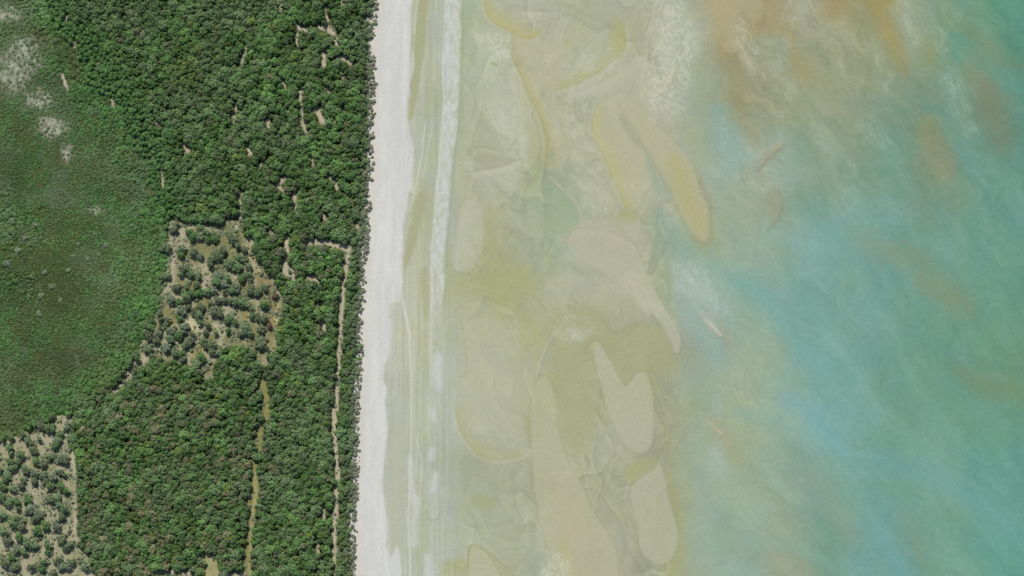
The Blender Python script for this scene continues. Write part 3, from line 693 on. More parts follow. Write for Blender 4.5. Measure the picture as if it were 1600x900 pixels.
_gr = np.random.default_rng(77)             # small sandy holes in the canopy, most of them towards the beach
for _ in range(18):
    _x, _y = _gr.uniform(430, 566), _gr.uniform(0, 370); _l = _gr.uniform(2, 11); _a = 1.5 + _gr.normal() * .5
    GAPS.append(([(_x, _y), (_x + _l * math.cos(_a), _y + _l * math.sin(_a))], _gr.uniform(1.3, 2.7)))
for _ in range(8):
    _x, _y = _gr.uniform(250, 560), _gr.uniform(100, 890); _l = _gr.uniform(2, 9); _a = 1.5 + _gr.normal() * .6
    GAPS.append(([(_x, _y), (_x + _l * math.cos(_a), _y + _l * math.sin(_a))], _gr.uniform(1.1, 2.1)))

def in_gap(x, y):                   # positive depth inside a gap, in pixels
    g = np.full(np.shape(x), -99.0)
    for pts, w in GAPS:
        g = np.maximum(g, w - line_d(x, y, pts))
    g = np.maximum(g, poly_sd(x, y, CLEAR_A)); g = np.maximum(g, poly_sd(x, y, CLEAR_B))
    return g

PALE = [(38,86,28,34),(62,155,26,19),(82,198,27,20),(105,238,10,16),(150,330,11,8),(12,22,26,16),(18,112,30,34)]
def pale_mask(x, y):
    m = np.zeros(np.shape(x))
    for a, b, rx, ry in PALE:
        m = np.maximum(m, np.exp(-1.1 * (((x - a) / rx) ** 2 + ((y - b) / ry) ** 2) ** 1.5))
    return m

lx = np.concatenate([(-72 - np.array([8, 24, 60, 140, 400, 1200, 4000, 12000, 24000.0]))[::-1], np.arange(-72, 604, 2.5)])
ly_c = np.arange(-64, 966, 2.5)
ly = np.concatenate([(-64 - np.array([8, 24, 60, 140, 400, 1200, 4000, 12000, 24000.0]))[::-1], ly_c, ly_c[-1] + np.array([8, 24, 60, 140, 400, 1200, 4000, 12000, 24000.0])])
LX, LY = np.meshgrid(lx, ly)
wet = sm(-8, 8, poly_sd(LX, LY, WETLAND))
gap = in_gap(LX + 3 * (fbm(LX / 9, LY / 9, 300, 3) - .5), LY + 3 * (fbm(LX / 9, LY / 9, 305, 3) - .5))
ca = sm(-3, 4, poly_sd(LX, LY, CLEAR_A)); cb = sm(-3, 4, poly_sd(LX, LY, CLEAR_B))
n_a = fbm(LX / 20, LY / 28, 310, 4); n_b = fbm(LX / 6, LY / 6, 315, 3)
def L3(c): return lin(c) / K_LIGHT
litter = L3((86, 92, 62)); soil = np.zeros(LX.shape + (3,)) + litter
def lmix(m, c):
    global soil
    m = np.clip(m, 0, 1)[..., None]; soil = soil * (1 - m) + np.asarray(c) * m
lmix(wet, L3((60, 86, 44)))
lmix(wet * sm(.45, .65, n_a), L3((76, 88, 46)))
lmix(wet * sm(.55, .75, fbm(LX / 34, LY / 34, 330, 3)), L3((90, 106, 78)))
lmix(wet * np.exp(-(((LX - 90) / 60) ** 2 + ((LY - 450) / 60) ** 2)), L3((62, 76, 38)))
lmix(sm(.02, .5, pale_mask(LX - 4, LY + 2)) * .45, L3((112, 120, 96)))
lmix(pale_mask(LX, LY) * (.16 + .62 * sm(.42, .62, fbm(LX / 3.2, LY / 4.5, 316, 3, .7))), L3((182, 181, 162)))
lmix(sm(-1.5, 2.0, gap), L3((186, 179, 152)))
lmix(np.maximum(ca, cb), L3((164, 161, 130)))
lmix(ca * sm(.40, .58, n_a), L3((132, 132, 90)))
lmix(ca * sm(.60, .76, fbm(LX / 16, LY / 16, 320, 3)), L3((176, 170, 142)))
lmix(cb * sm(.48, .62, n_a), L3((146, 148, 110)))
lmix(cb * sm(.58, .7, fbm(LX / 14, LY / 14, 325, 3)), L3((172, 165, 138)))
def patch(pts, c, f=5, a=1.0):
    lmix(sm(-f, f, poly_sd(LX + 6 * (n_b - .5), LY + 6 * (n_a - .5), smooth_poly(pts))) * a, L3(c))
patch([(384,382),(397,390),(412,420),(400,428),(392,400)], (182,174,132), 4)
patch([(395,425),(415,425),(432,448),(434,505),(424,548),(418,530),(420,470),(405,448)], (144,134,94), 4)
patch([(375,465),(392,478),(385,505),(372,490)], (146,140,94), 4)
patch([(284,496),(296,492),(312,508),(305,520),(290,508),(282,506)], (200,190,152), 3)
patch([(256,482),(272,480),(275,508),(262,515)], (138,134,86), 3)
patch([(318,480),(330,498),(338,520),(322,510)], (142,138,90), 3)
patch([(262,345),(274,350),(278,440),(262,440)], (168,162,134), 4)
patch([(300,545),(315,530),(322,560),(300,570)], (158,150,96), 4)
patch([(434,455),(438,455),(437,500),(432,540),(430,520)], (178,172,118), 1.5)
patch([(310,870),(346,866),(348,905),(308,905)], (162,160,112), 4)
for pts in ([(412,600),(416,612),(417,650)], [(407,664),(406,700)], [(397,722),(399,745),(399,775),(394,800),(390,850),(387,960)]):
    lmix(1 - sm(4, 7, line_d(LX, LY, pts)), L3((138, 139, 86)))
lmix(1 - sm(2, 4, line_d(LX, LY, [(400,740),(400,775),(396,800),(393,850),(391,960)])), L3((160, 157, 108)))
lmix(1 - sm(2, 5, line_d(LX, LY, [(546,386),(538,440),(533,500),(530,560),(525,640),(524,690),(528,740),(523,830),(525,960)])), L3((184, 178, 152)))
lmix(sm(-26, -4, LX - fe(LY)), L3((168, 162, 138)))
soil = soil * (0.74 + .52 * fbm(LX / 4, LY / 4, 340, 3, .7))[..., None]
LZ = 3.0 + 1.2 * (fbm(LX / 60, LY / 60, 350, 3) - .5) - .9 * wet - 2.4 * sm(-14, 8, LX - fe(LY))
lw = W(LX, LY)
lv = np.stack([lw[0], lw[1], LZ], -1).reshape(-1, 3)
nyl, nxl = LX.shape; li = np.arange(nyl * nxl).reshape(nyl, nxl)
lq = np.stack([li[1:, :-1], li[1:, 1:], li[:-1, 1:], li[:-1, :-1]], -1).reshape(-1, 4)
lfx = ((LX[1:, :-1] + LX[1:, 1:]) / 2).ravel(); lfy = ((LY[1:, :-1] + LY[:-1, :-1]) / 2).ravel()
soilv = soil.reshape(-1, 3)
lreg = np.zeros(len(lq), int)
lreg[poly_sd(lfx, lfy, WETLAND) > 0] = 1
TRACKS = {2: [(546,386),(543,410),(538,440),(536,470),(533,500),(530,560),(528,600),(525,640),(524,690),(528,740),(526,790),(523,830),(525,960)],
          3: [(397,722),(399,745),(399,775),(394,800),(390,850),(387,905),(386,960)], 4: [(116,690),(115,760),(117,830)]}
for k, pts in TRACKS.items(): lreg[line_d(lfx, lfy, pts) < (3.2 if k != 3 else 5)] = k
lreg[poly_sd(lfx, lfy, CLEAR_A) > 0] = 5
lreg[(poly_sd(lfx, lfy, CLEAR_B) > 0) & (lreg != 4)] = 6
lreg[lfx > fe(lfy) + 10] = -1
def cut_land(name, k, label):
    q = lq[lreg == k]; u, inv = np.unique(q, return_inverse=True)
    tag(link(name, mesh_from(name, lv[u], inv.reshape(-1, 4), soilv[u], M_SOIL)), label, kind="structure")
cut_land("forest_ground", 0, "brown leaf litter and sandy soil under the forest")
cut_land("wetland_ground", 1, "low green marshy ground with pale dry patches")
cut_land("sand_path", 2, "pale straight sand track running down behind the beach scrub")
cut_land("grass_path", 3, "grassy yellow-green track leaving through the bottom edge")
cut_land("edge_path", 4, "pale track along the edge of the bottom corner clearing")
cut_land("clearing_ground", 5, "dry olive and tan grass of the large clearing")
cut_land("clearing_ground", 6, "pale dry grass and sand of the bottom corner clearing")

def land_z(x, y):
    x = np.asarray(x, float); y = np.asarray(y, float)
    wt = sm(-8, 8, poly_sd(x, y, WETLAND))
    z = 3.0 + 1.2 * (fbm(x / 60, y / 60, 350, 3) - .5) - .9 * wt - 2.4 * sm(-14, 8, x - fe(y))
    return np.maximum(z, np.where(x > fe(y) - 16, np.interp(x, [540, 590, 640], [2.9, 2.32, .87]), -9))

# ------------------------------------------------------------------ plant materials
def leaf_material(name, transl=.25):
    m, nt, out = mat(name)
    a = nt.nodes.new("ShaderNodeAttribute"); a.attribute_type = 'INSTANCER'; a.attribute_name = "tint"
    g = nt.nodes.new("ShaderNodeNewGeometry")
    mr = nt.nodes.new("ShaderNodeMapRange"); mr.inputs['To Min'].default_value = .72; mr.inputs['To Max'].default_value = 1.28
    nt.links.new(g.outputs['Random Per Island'], mr.inputs['Value'])
    sc = nt.nodes.new("ShaderNodeVectorMath"); sc.operation = 'SCALE'
    nt.links.new(a.outputs['Vector'], sc.inputs[0]); nt.links.new(mr.outputs['Result'], sc.inputs['Scale'])
    d = nt.nodes.new("ShaderNodeBsdfPrincipled"); d.inputs['Roughness'].default_value = .55; d.inputs['Specular IOR Level'].default_value = .25
    t = nt.nodes.new("ShaderNodeBsdfTranslucent")
    nt.links.new(sc.outputs['Vector'], d.inputs['Base Color']); nt.links.new(sc.outputs['Vector'], t.inputs['Color'])
    mx = nt.nodes.new("ShaderNodeMixShader"); mx.inputs['Fac'].default_value = transl
    nt.links.new(d.outputs['BSDF'], mx.inputs[1]); nt.links.new(t.outputs['BSDF'], mx.inputs[2])
    nt.links.new(mx.outputs['Shader'], out.inputs['Surface'])
    return m
def plain_material(name, c, rough=.85, nscale=3.0, vary=.3):
    m, nt, out = mat(name)
    b = nt.nodes.new("ShaderNodeBsdfPrincipled"); b.inputs['Roughness'].default_value = rough; b.inputs['Specular IOR Level'].default_value = .2
    g = nt.nodes.new("ShaderNodeNewGeometry"); n = noise(nt, nscale, 4, .6, g.outputs['Position'])
    r = nt.nodes.new("ShaderNodeValToRGB")
    r.color_ramp.elements[0].position = .3; r.color_ramp.elements[1].position = .7
    r.color_ramp.elements[0].color = (*[x * (1 - vary) for x in c], 1); r.color_ramp.elements[1].color = (*[min(1, x * (1 + vary)) for x in c], 1)
    nt.links.new(n.outputs['Fac'], r.inputs['Fac']); nt.links.new(r.outputs['Color'], b.inputs['Base Color'])
    nt.links.new(b.outputs['BSDF'], out.inputs['Surface'])
    return m
M_LEAF = leaf_material("leaves")
M_BARK = plain_material("grey_bark", (.16, .13, .10))
M_DEAD = plain_material("bleached_dead_wood", (.42, .39, .34))
M_TWIG = plain_material("grey_brown_twigs", (.24, .20, .16))

# ------------------------------------------------------------------ plant meshes, unit radius and unit height
def crown_mesh(name, seed, lobes=18, leaves=46, leaf=.115, z0=.34, lobe_r=(.26, .42), spread=.72, loose=0.0):
    r = np.random.default_rng(seed)
    V = []; n = 0
    ctr = []
    for i in range(lobes):
        a = r.random() * 2 * math.pi if i else 0
        a = i * 2.39996 + r.normal() * .45
        rad = spread * math.sqrt((i + .35) / lobes) * (0.78 + .4 * r.random()) * (1 + .24 * math.sin(2 * a + seed) + .18 * math.sin(3 * a + 2.1 * seed))
        zz = z0 + (1 - z0) * (1 - (rad / (spread * 1.3)) ** 2) * (.50 + .44 * r.random())
        ctr.append((rad * math.cos(a), rad * math.sin(a), zz))
    for c in ctr:
        lr = r.uniform(*lobe_r)
        d = r.normal(size=(leaves, 3)); d[:, 2] = np.abs(d[:, 2]) * 1.1 - .2
        d /= np.linalg.norm(d, axis=1)[:, None]
        p = np.array(c) + d * lr * (0.75 + .28 * r.random((leaves, 1)) + loose * r.normal(size=(leaves, 1))) * np.array([1, 1, .5])
        nrm = d * .8 + np.array([0, 0, .75]) + r.normal(size=(leaves, 3)) * .30; nrm /= np.linalg.norm(nrm, axis=1)[:, None]
        t = np.cross(nrm, r.normal(size=(leaves, 3))); t /= np.linalg.norm(t, axis=1)[:, None]
        b = np.cross(nrm, t)
        s = leaf * r.uniform(.6, 1.3, (leaves, 1)); q = s * r.uniform(.5, .8, (leaves, 1))
        V.append(np.stack([p - t * s, p + b * q - t * s * .1, p + t * s, p - b * q + t * s * .1], 1).reshape(-1, 3))
    V = np.concatenate(V); V[:, 2] = np.clip(V[:, 2], .05, 1.1)
    Q = np.arange(len(V)).reshape(-1, 4)
    return mesh_from(name, V, Q, None, M_LEAF, smooth=False)

def tubes(segs, sides=5):           # segs: (p0, p1, r0, r1)
    V = []; F = []
    for p0, p1, r0, r1 in segs:
        p0 = Vector(p0); p1 = Vector(p1); d = (p1 - p0).normalized()
        a = d.orthogonal().normalized(); b = d.cross(a)
        k = len(V)
        for p, rr in ((p0, r0), (p1, r1)):
            for j in range(sides):
                an = 2 * math.pi * j / sides
                V.append(p + (a * math.cos(an) + b * math.sin(an)) * rr)
        for j in range(sides):
            F.append((k + j, k + (j + 1) % sides, k + sides + (j + 1) % sides, k + sides + j))
        F.append(tuple(k + sides + j for j in range(sides)))
    return V, F

def trunk_mesh(name, seed, material=None):
    r = random.Random(seed)
    top = (r.uniform(-.08, .08), r.uniform(-.08, .08), .48)
    segs = [((0, 0, -.06), (top[0] * .5, top[1] * .5, .24), .085, .065), ((top[0] * .5, top[1] * .5, .23), top, .065, .05)]
    for i in range(5):
        a = i * 1.2566 + r.uniform(-.4, .4); q = r.uniform(.32, .55)
        s = (top[0] * .9, top[1] * .9, .32 + .03 * i)
        mid = (s[0] + q * .55 * math.cos(a), s[1] + q * .55 * math.sin(a), s[2] + .16)
        end = (s[0] + q * math.cos(a + .2), s[1] + q * math.sin(a + .2), s[2] + .34)
        segs += [(s, mid, .038, .026), (mid, end, .026, .012)]
    V, F = tubes(segs)
    me = bpy.data.meshes.new(name); me.from_pydata([tuple(v) for v in V], [], F); me.materials.append(material or M_BARK); me.update()
    return me

def bare_mesh(name, seed, material, gens=4, thick=.05, open_=.75):
    r = random.Random(seed); segs = []
    def grow(p, d, L, t, g):
        e = p + d * L
        segs.append((p, e, t, t * .7))
        if g == 0: return
        for i in range(3 if g > 1 else 4):
            nd = (d + Vector((r.uniform(-1, 1), r.uniform(-1, 1), r.uniform(-.35, .6))) * open_).normalized()
            grow(e, nd, L * r.uniform(.55, .85), t * .62, g - 1)
    grow(Vector((0, 0, -.05)), Vector((r.uniform(-.1, .1), r.uniform(-.1, .1), 1)).normalized(), .3, thick, gens)
    V, F = tubes(segs, 4)
    me = bpy.data.meshes.new(name); me.from_pydata([tuple(v) for v in V], [], F); me.materials.append(material); me.update()
    return me

NV = 9
CROWNS = [crown_mesh("tree_crown_%d" % i, 50 + i, lobes=[22, 26, 30, 20, 28, 18, 24, 34, 22][i], leaves=[50, 44, 38, 52, 40, 56, 44, 34, 48][i],
                     lobe_r=[(.18, .34), (.16, .32), (.15, .30), (.20, .38), (.15, .36), (.20, .40), (.16, .32), (.14, .28), (.16, .36)][i],
                     spread=[.80, .84, .86, .76, .84, .76, .88, .9, .82][i], loose=[.10, .10, .14, .08, .14, .08, .2, .18, .12][i]) for i in range(NV)]
TRUNKS = [trunk_mesh("tree_trunk_%d" % i, 80 + i) for i in range(NV)]
SHRUBS = [crown_mesh("shrub_crown_%d" % i, 150 + i, lobes=[7, 9, 6, 8][i], leaves=34, leaf=.2, z0=.15, lobe_r=(.34, .55), spread=.6, loose=.08) for i in range(4)]
STEMS = [trunk_mesh("shrub_stem_%d" % i, 170 + i) for i in range(4)]

# ------------------------------------------------------------------ tints (base colours of leaves, linear)
G_MID = np.array([.110, .202, .058]); G_DEEP = np.array([.084, .156, .050]); G_GREY = np.array([.142, .198, .094]); G_YEL = np.array([.165, .235, .058])
G_OLIVE = np.array([.145, .165, .085]); G_TAN = np.array([.205, .206, .104]); G_BRIGHT = np.array([.098, .205, .060]); G_WAN = np.array([.180, .190, .150])

def forest_tints(x, y, seed):
    r = np.random.default_rng(seed); m = len(x); u = lambda: r.random(m)[:, None]
    n = fbm(x / 70, y / 70, 400, 3)[:, None]; n2 = fbm(x / 25, y / 25, 410, 3)[:, None]
    t = G_MID * (.62 + .76 * u())
    k = u()
    t = np.where(k < .20, .5 * t + .5 * G_DEEP, t)
    t = np.where((k > .20) & (k < .52), .4 * t + .6 * G_GREY * (.8 + .35 * u()), t)
    t = np.where((k > .52) & (k < .57), G_YEL * (.7 + .3 * u()), t)
    t = np.where((k > .57) & (k < .62), G_OLIVE * .9, t)
    t = t * (.62 + .80 * n2)
    t = np.where(n > .56, .6 * t + .4 * G_GREY, t)
    yel = ((((x - 287) ** 2 + (y - 112) ** 2) < 30 ** 2)[:, None]) & (u() < .5)
    t = np.where(yel, .35 * t + .65 * G_YEL, t)
    dry = ((x > 118) & (x < 402) & (y > 590) & (x > 330 - (y - 560) * 2.2))[:, None]
    t = np.where(dry & (u() < .04 + .26 * sm(.42, .62, fbm(x / 30, y / 30, 415, 2))[:, None]), G_TAN * (.7 + .5 * u()), t)
    t = np.where(((x > 400) & (y > 600))[:, None] & (u() < .03), G_TAN * .9, t)
    ws = poly_sd(x, y, WETLAND)
    g = (np.where(y < 430, sm(-75, -4, ws), 0) * .75)[:, None]
    t = t * (1 - g) + G_BRIGHT * (.85 + .35 * u()) * g
    w = np.clip(1 - np.maximum(0, fe(y) - x) / 26, 0, 1)[:, None]
    return t * (1 - .75 * w) + (G_OLIVE * .6 + G_WAN * .45) * .75 * w

# ------------------------------------------------------------------ where the trees stand
trees = []   # x, y, radius px, height m, tint, zone
HAND_A = [(274,357,8),(297,363,6),(302,371,6.5),(313,358,6.5),(314,369,7),(326,364,6),(326,375,5),(336,374,6),(260,388,9),(285,390,6),(284,399,6),(304,396,6),(314,401,6),(333,405,7),(330,413,6),
 (365,374,8),(373,385,6),(382,391,5),(350,394,6),(345,401,7),(375,404,7),(362,411,9),(372,418,8),(389,418,6),(385,407,5),
 (290,422,8),(300,428,7),(311,434,6),(308,445,6),(284,430,4),(278,450,7),(294,450,5),(256,434,7),(264,431,6),(292,463,8),(301,459,6),(312,459,7),(324,457,7),(268,468,8),(280,472,6),(284,486,8),(282,499,6),(295,481,5),(305,486,7),(314,481,8),(311,492,7),(335,455,6),(340,440,8),(343,430,8),(335,488,7),(345,491,6),(250,490,5),(262,499,6),(252,500,4),(330,475,5),(341,469,6),
 (379,436,6),(390,429,6),(392,440,5),(370,451,8),(362,455,6),(393,453,8),(403,457,7),(415,451,5.5),(431,463,4.5),(369,472,8),(379,473,7),(386,476,6),(361,473,4),(415,476,7),(351,443,8),(356,436,6),(352,456,4),(352,469,5),(357,500,6),(395,494,5),(406,497,7),(413,500,7),(393,484,4),
 (231,509,6),(228,520,5),(234,526,7),(247,522,7),(246,532,6),(260,508,6),(252,512,4),(269,517,7),(288,513,9),(281,524,7),(268,530,7),(295,536,7),(301,531,6),(290,541,5),(302,523,5),(319,533,6),(326,509,5),(313,505,5),(232,547,7),(238,557,5),(217,560,6),(262,545,7),(275,551,7),(284,555,6),(287,562,5),(315,559,8),(308,569,7),
 (338,520,5),(357,518,4.5),(369,504,5),(384,513,10),(392,521,6),(378,521,6),(409,514,7),(408,538,9),(403,533,6),(419,544,4),(422,510,4),(333,538,6),(332,550,6),(345,552,6),(322,520,5),(322,541,5)]
HAND_B = [(37,679,6),(45,689,6),(51,693,6),(54,703,7),(63,687,4),(67,666,7),(76,669,7),(84,670,6),(95,679,7),(92,688,7),(87,697,6),(107,667,6),(115,684,9),(118,697,8),(17,699,6),(18,709,5),(33,711,7),(30,720,6),(18,722,6),(22,731,6),(58,721,6),(68,725,7),(80,715,5),(97,717,7),(104,720,6),(42,734,7),(55,740,6),(55,751,6),(38,750,5),(70,742,7),(73,751,6),(85,744,8),(95,738,5),(103,743,3.5),(12,745,8),(22,762,7),(5,760,7),(35,760,5),(80,758,7),(97,760,7),(104,766,6),(2,735,5),
 (5,777,8),(15,786,7),(28,784,6),(30,795,4),(45,781,8),(50,795,9),(62,802,8),(57,811,6),(80,779,8),(92,777,6),(103,794,8),(99,806,7),(94,790,6),(5,805,7),(22,816,8),(36,821,8),(27,811,6),(60,829,7),(73,821,7),(90,821,8),(8,830,7),(12,845,7),(32,839,7),(45,849,8),(56,852,7),(38,861,7),(28,860,6),(76,851,7),(77,862,5),(98,844,7),(105,855,6),(111,850,5),(10,879,8),(25,885,7),(20,871,6),(50,887,6),(68,879,6),(68,889,5),(92,874,7),(97,885,7),(107,884,7),(115,879,5),(85,895,6),(135,884,7),(148,889,5),
 (337,864,4),(350,862,7),(349,872,6),(365,852,6),(367,868,9),(360,884,8),(376,867,6),(315,879,7),(303,889,8),(350,897,8)]
def open_tint():
    k = rnd.random()
    t = G_GREY * rnd.uniform(.8, 1.2)
    if k < .2: t = .65 * G_GREY + .35 * G_MID
    elif k < .48: t = (G_OLIVE * .6 + G_GREY * .4) * rnd.uniform(.75, 1.0)
    elif k < .62: t = G_DEEP * 1.15
    elif k < .75: t = .6 * G_GREY + .4 * G_WAN
    return t
for lst, zone in ((HAND_A, 'a'), (HAND_B, 'b')):
    for x, y, r in lst:
        z2 = zone if not (zone == 'b' and x > 290) else 'c'
        t = open_tint()
        if (x, y) in ((431, 463), (422, 510)): t = np.array([.17, .11, .07])
        trees.append((x, y - 1.0, r, 5.2 + .35 * r + rnd.uniform(-.6, .9), t, z2))

# the close forest: points thrown on a jittered lattice, with a hand on spacing by zone
def scatter(x0, x1, y0, y1, sp, seed):
    r = np.random.default_rng(seed)
    X, Y = np.meshgrid(np.arange(x0, x1, sp), np.arange(y0, y1, sp * .87))
    X = X + (np.arange(X.shape[0]) % 2)[:, None] * sp * .5
    X = X + r.uniform(-.42, .42, X.shape) * sp; Y = Y + r.uniform(-.42, .42, Y.shape) * sp
    return X.ravel(), Y.ravel()
fx, fy = scatter(-230, 596, -180, 1080, 7.7, 21)
keep = (fx < fe(fy) - 9) & (poly_sd(fx, fy, WETLAND) < 0)
fx, fy = fx[keep], fy[keep]
rad = np.random.default_rng(22).choice([3.5, 4.2, 5.0, 5.8, 6.8, 8.0], len(fx), p=[.18, .24, .25, .18, .10, .05]) * (.9 + .3 * fbm(fx / 60, fy / 60, 420, 2))
near_beach = fe(fy) - fx
rad = np.where(near_beach < 16, rad * .72, rad)
wsd = poly_sd(fx, fy, WETLAND)
rad = rad * (1 - .42 * np.where(fy < 420, sm(-70, -2, wsd), sm(-14, -2, wsd) * .5))
gp = in_gap(fx, fy)
gmax = np.full(fx.shape, -99.0)
for k in range(8):
    a = k * math.pi / 4
    gmax = np.maximum(gmax, in_gap(fx + .7 * rad * math.cos(a), fy + .7 * rad * math.sin(a)))
ok = (gp < -.8) & (gmax < .5)
hand = np.array([(t[0], t[1], t[2]) for t in trees])
for hx, hy, hr in hand:
    ok &= ((fx - hx) ** 2 + (fy - hy) ** 2) > (hr * .55 + rad * .45) ** 2
ok &= ~(((fx - 413) ** 2 + (fy - 583) ** 2) < 12 ** 2) & ~(((fx - 405) ** 2 + (fy - 611) ** 2) < 7 ** 2) & ~(((fx - 408) ** 2 + (fy - 643) ** 2) < 8 ** 2)
fx, fy, rad = fx[ok], fy[ok], rad[ok]
ftint = forest_tints(fx, fy, 23)
for x, y, r, tt, wd_ in zip(fx, fy, rad, ftint, poly_sd(fx, fy, WETLAND)):
    h = 5.2 + .5 * r + rnd.uniform(-1.1, 1.4)
    if fe(y) - x < 18: h *= .55
    h *= min(1, .25 + r / 5.0)
    if y < 430: h *= 1 - .5 * float(sm(-62, -6, wd_))
    trees.append((x, y, r, h, tt, 'f'))

# the understorey: smaller, lower trees that close the gaps between the crowns
vx, vy = scatter(-230, 596, -180, 1080, 7.4, 27)
wv = poly_sd(vx, vy, WETLAND)
vr = np.random.default_rng(28).uniform(2.6, 4.2, len(vx))
vok = (vx < fe(vy) - 12) & (wv < -2) & (in_gap(vx, vy) < -2.2) & (in_gap(vx, vy + 2.5) < -1)
vx, vy, vr = vx[vok], vy[vok], vr[vok]
for x, y, r, tt in zip(vx, vy, vr, forest_tints(vx, vy, 29) * 1.08):
    trees.append((x, y, r, 3.2 + .75 * r + rnd.uniform(-.6, 1.0), tt, 'u'))

# ------------------------------------------------------------------ 300 trees as things, the rest of the canopy as one mass
forest_idx = [i for i, t in enumerate(trees) if t[5] == 'f' and 6 < t[0] < 590 and 6 < t[1] < 894]
hand_idx = [i for i, t in enumerate(trees) if t[5] in 'abc']
def show(i):
    x, y, r, h, t, z = trees[i]
    return r * (1 + .12 * h / 8)
singled = hand_idx + sorted(forest_idx, key=show, reverse=True)[:max(0, 300 - len(hand_idx))]
singled_set = set(singled)

def colour_word(t):
    r, g, b = t
    if r > g * 1.25: return "reddish brown"
    if r > g * 1.08: return "tan brown"
    if g > 1.9 * r: return "deep green"
    if r > .8 * g and b < .5 * g: return "yellow-green" if r + g > .24 else "olive"
    if r > .8 * g: return "olive"
    if b > .55 * g: return "grey-green"
    return "mid green" if g > .1 else "dark green"
def size_word(r):
    return "small" if r < 5 else "broad" if r > 8 else "medium"
used = set()
ONES = "zero one two three four five six seven eight nine ten eleven twelve thirteen fourteen fifteen sixteen seventeen eighteen nineteen".split()
TENS = "x x twenty thirty forty fifty sixty seventy eighty ninety".split()
def words_of(n):
    n = int(n)
    if n < 20: return ONES[max(0, n)]
    return TENS[n // 10] + ("-" + ONES[n % 10] if n % 10 else "") if n < 100 else "one hundred"
def where_label(head, x, y):
    a, b = x / 16.0, y / 9.0
    lab = "%s, %s percent across, %s down" % (head, words_of(round(a)), words_of(round(b)))
    if lab in used: lab = "%s, %s percent across, %s and a half down" % (head, words_of(round(a)), words_of(math.floor(b)))
    if lab in used: lab = "%s, %s and a half percent across, %s down" % (head, words_of(math.floor(a)), words_of(round(b)))
    used.add(lab)
    return lab
def place_phrase(x, y, z):
    base = {'a': "in large clearing", 'b': "in bottom corner clearing", 'c': "by grassy track", 'f': "in close forest"}[z]
    if z == 'f' and fe(y) - x < 40: base = "near beach scrub"
    return base
def make_tree(x, y, r, h, tint, zone, variant, label):
    e = bpy.data.objects.new("broadleaf_tree", None); e.empty_display_size = .5
    wx, wy = W(x, y)
    e.location = (wx, wy, float(land_z([x], [y])[0]))
    e.rotation_euler = (0, 0, rnd.uniform(0, 6.28))
    rr = r * M_PER_PX * 1.06
    e.scale = (rr, rr * rnd.uniform(.88, 1.12), h)
    col.objects.link(e)
    tag(e, label, "tree", {'a': "scattered trees of the large clearing", 'b': "scattered trees of the bottom corner clearing", 'c': "trees beside the grassy track", 'f': "tall crowns of the close forest"}[zone])
    c = link("crown", CROWNS[variant], e); c["tint"] = [float(v) for v in tint]
    t = link("trunk", TRUNKS[variant], e)
    return e, c, t
src = {}
for i in singled:
    x, y, r, h, tint, z = trees[i]
    lab = where_label("%s %s tree %s" % (size_word(r), colour_word(tint), place_phrase(x, y, z)), x, y)
    v = rnd.randrange(NV)
    e, c, t = make_tree(x, y, r, h, tint, z, v, lab)
    src.setdefault(v, (c, t))

def mass(name, pts, scales, rots, tints, variants, sources, label, cat=None):
    """one object: points on the ground carrying copies of the plant meshes (crown and trunk)"""
    me = bpy.data.meshes.new(name)
    me.vertices.add(len(pts)); me.vertices.foreach_set("co", np.ascontiguousarray(pts, np.float32).ravel())
    for nm, ty, key, arr in (("size", 'FLOAT_VECTOR', 'vector', scales), ("tint", 'FLOAT_VECTOR', 'vector', tints), ("turn", 'FLOAT', 'value', rots)):
        a = me.attributes.new(nm, ty, 'POINT'); a.data.foreach_set(key, np.ascontiguousarray(arr, np.float32).ravel())
    a = me.attributes.new("kind_of_plant", 'INT', 'POINT'); a.data.foreach_set('value', np.ascontiguousarray(variants, np.int32))
    o = link(name, me)
    ng = bpy.data.node_groups.new(name + "_growth", 'GeometryNodeTree')
    ng.interface.new_socket("Geometry", in_out='INPUT', socket_type='NodeSocketGeometry')
    ng.interface.new_socket("Geometry", in_out='OUTPUT', socket_type='NodeSocketGeometry')
    N = ng.nodes; Lk = ng.links
    gi = N.new("NodeGroupInput"); go = N.new("NodeGroupOutput")
    def named(nm, ty):
        q = N.new("GeometryNodeInputNamedAttribute"); q.data_type = ty; q.inputs['Name'].default_value = nm
        return q.outputs['Attribute']
    size = named("size", 'FLOAT_VECTOR'); turn = named("turn", 'FLOAT'); kind = named("kind_of_plant", 'INT')
    cb_ = N.new("ShaderNodeCombineXYZ"); Lk.new(turn, cb_.inputs['Z'])
    jn = N.new("GeometryNodeJoinGeometry")
    for v, objs in sources.items():
        cmpn = N.new("FunctionNodeCompare"); cmpn.data_type = 'INT'; cmpn.operation = 'EQUAL'
        Lk.new(kind, cmpn.inputs[2]); cmpn.inputs[3].default_value = v
        for ob in objs:
            oi = N.new("GeometryNodeObjectInfo"); oi.inputs['Object'].default_value = ob; oi.inputs['As Instance'].default_value = True
            oi.transform_space = 'ORIGINAL'
            ip = N.new("GeometryNodeInstanceOnPoints")
            Lk.new(gi.outputs[0], ip.inputs['Points']); Lk.new(cmpn.outputs['Result'], ip.inputs['Selection'])
            Lk.new(oi.outputs['Geometry'], ip.inputs['Instance']); Lk.new(cb_.outputs['Vector'], ip.inputs['Rotation']); Lk.new(size, ip.inputs['Scale'])
            Lk.new(ip.outputs['Instances'], jn.inputs['Geometry'])
    Lk.new(jn.outputs['Geometry'], go.inputs[0])
    md = o.modifiers.new("growth", 'NODES'); md.node_group = ng
    tag(o, label, cat, kind="stuff")
    return o

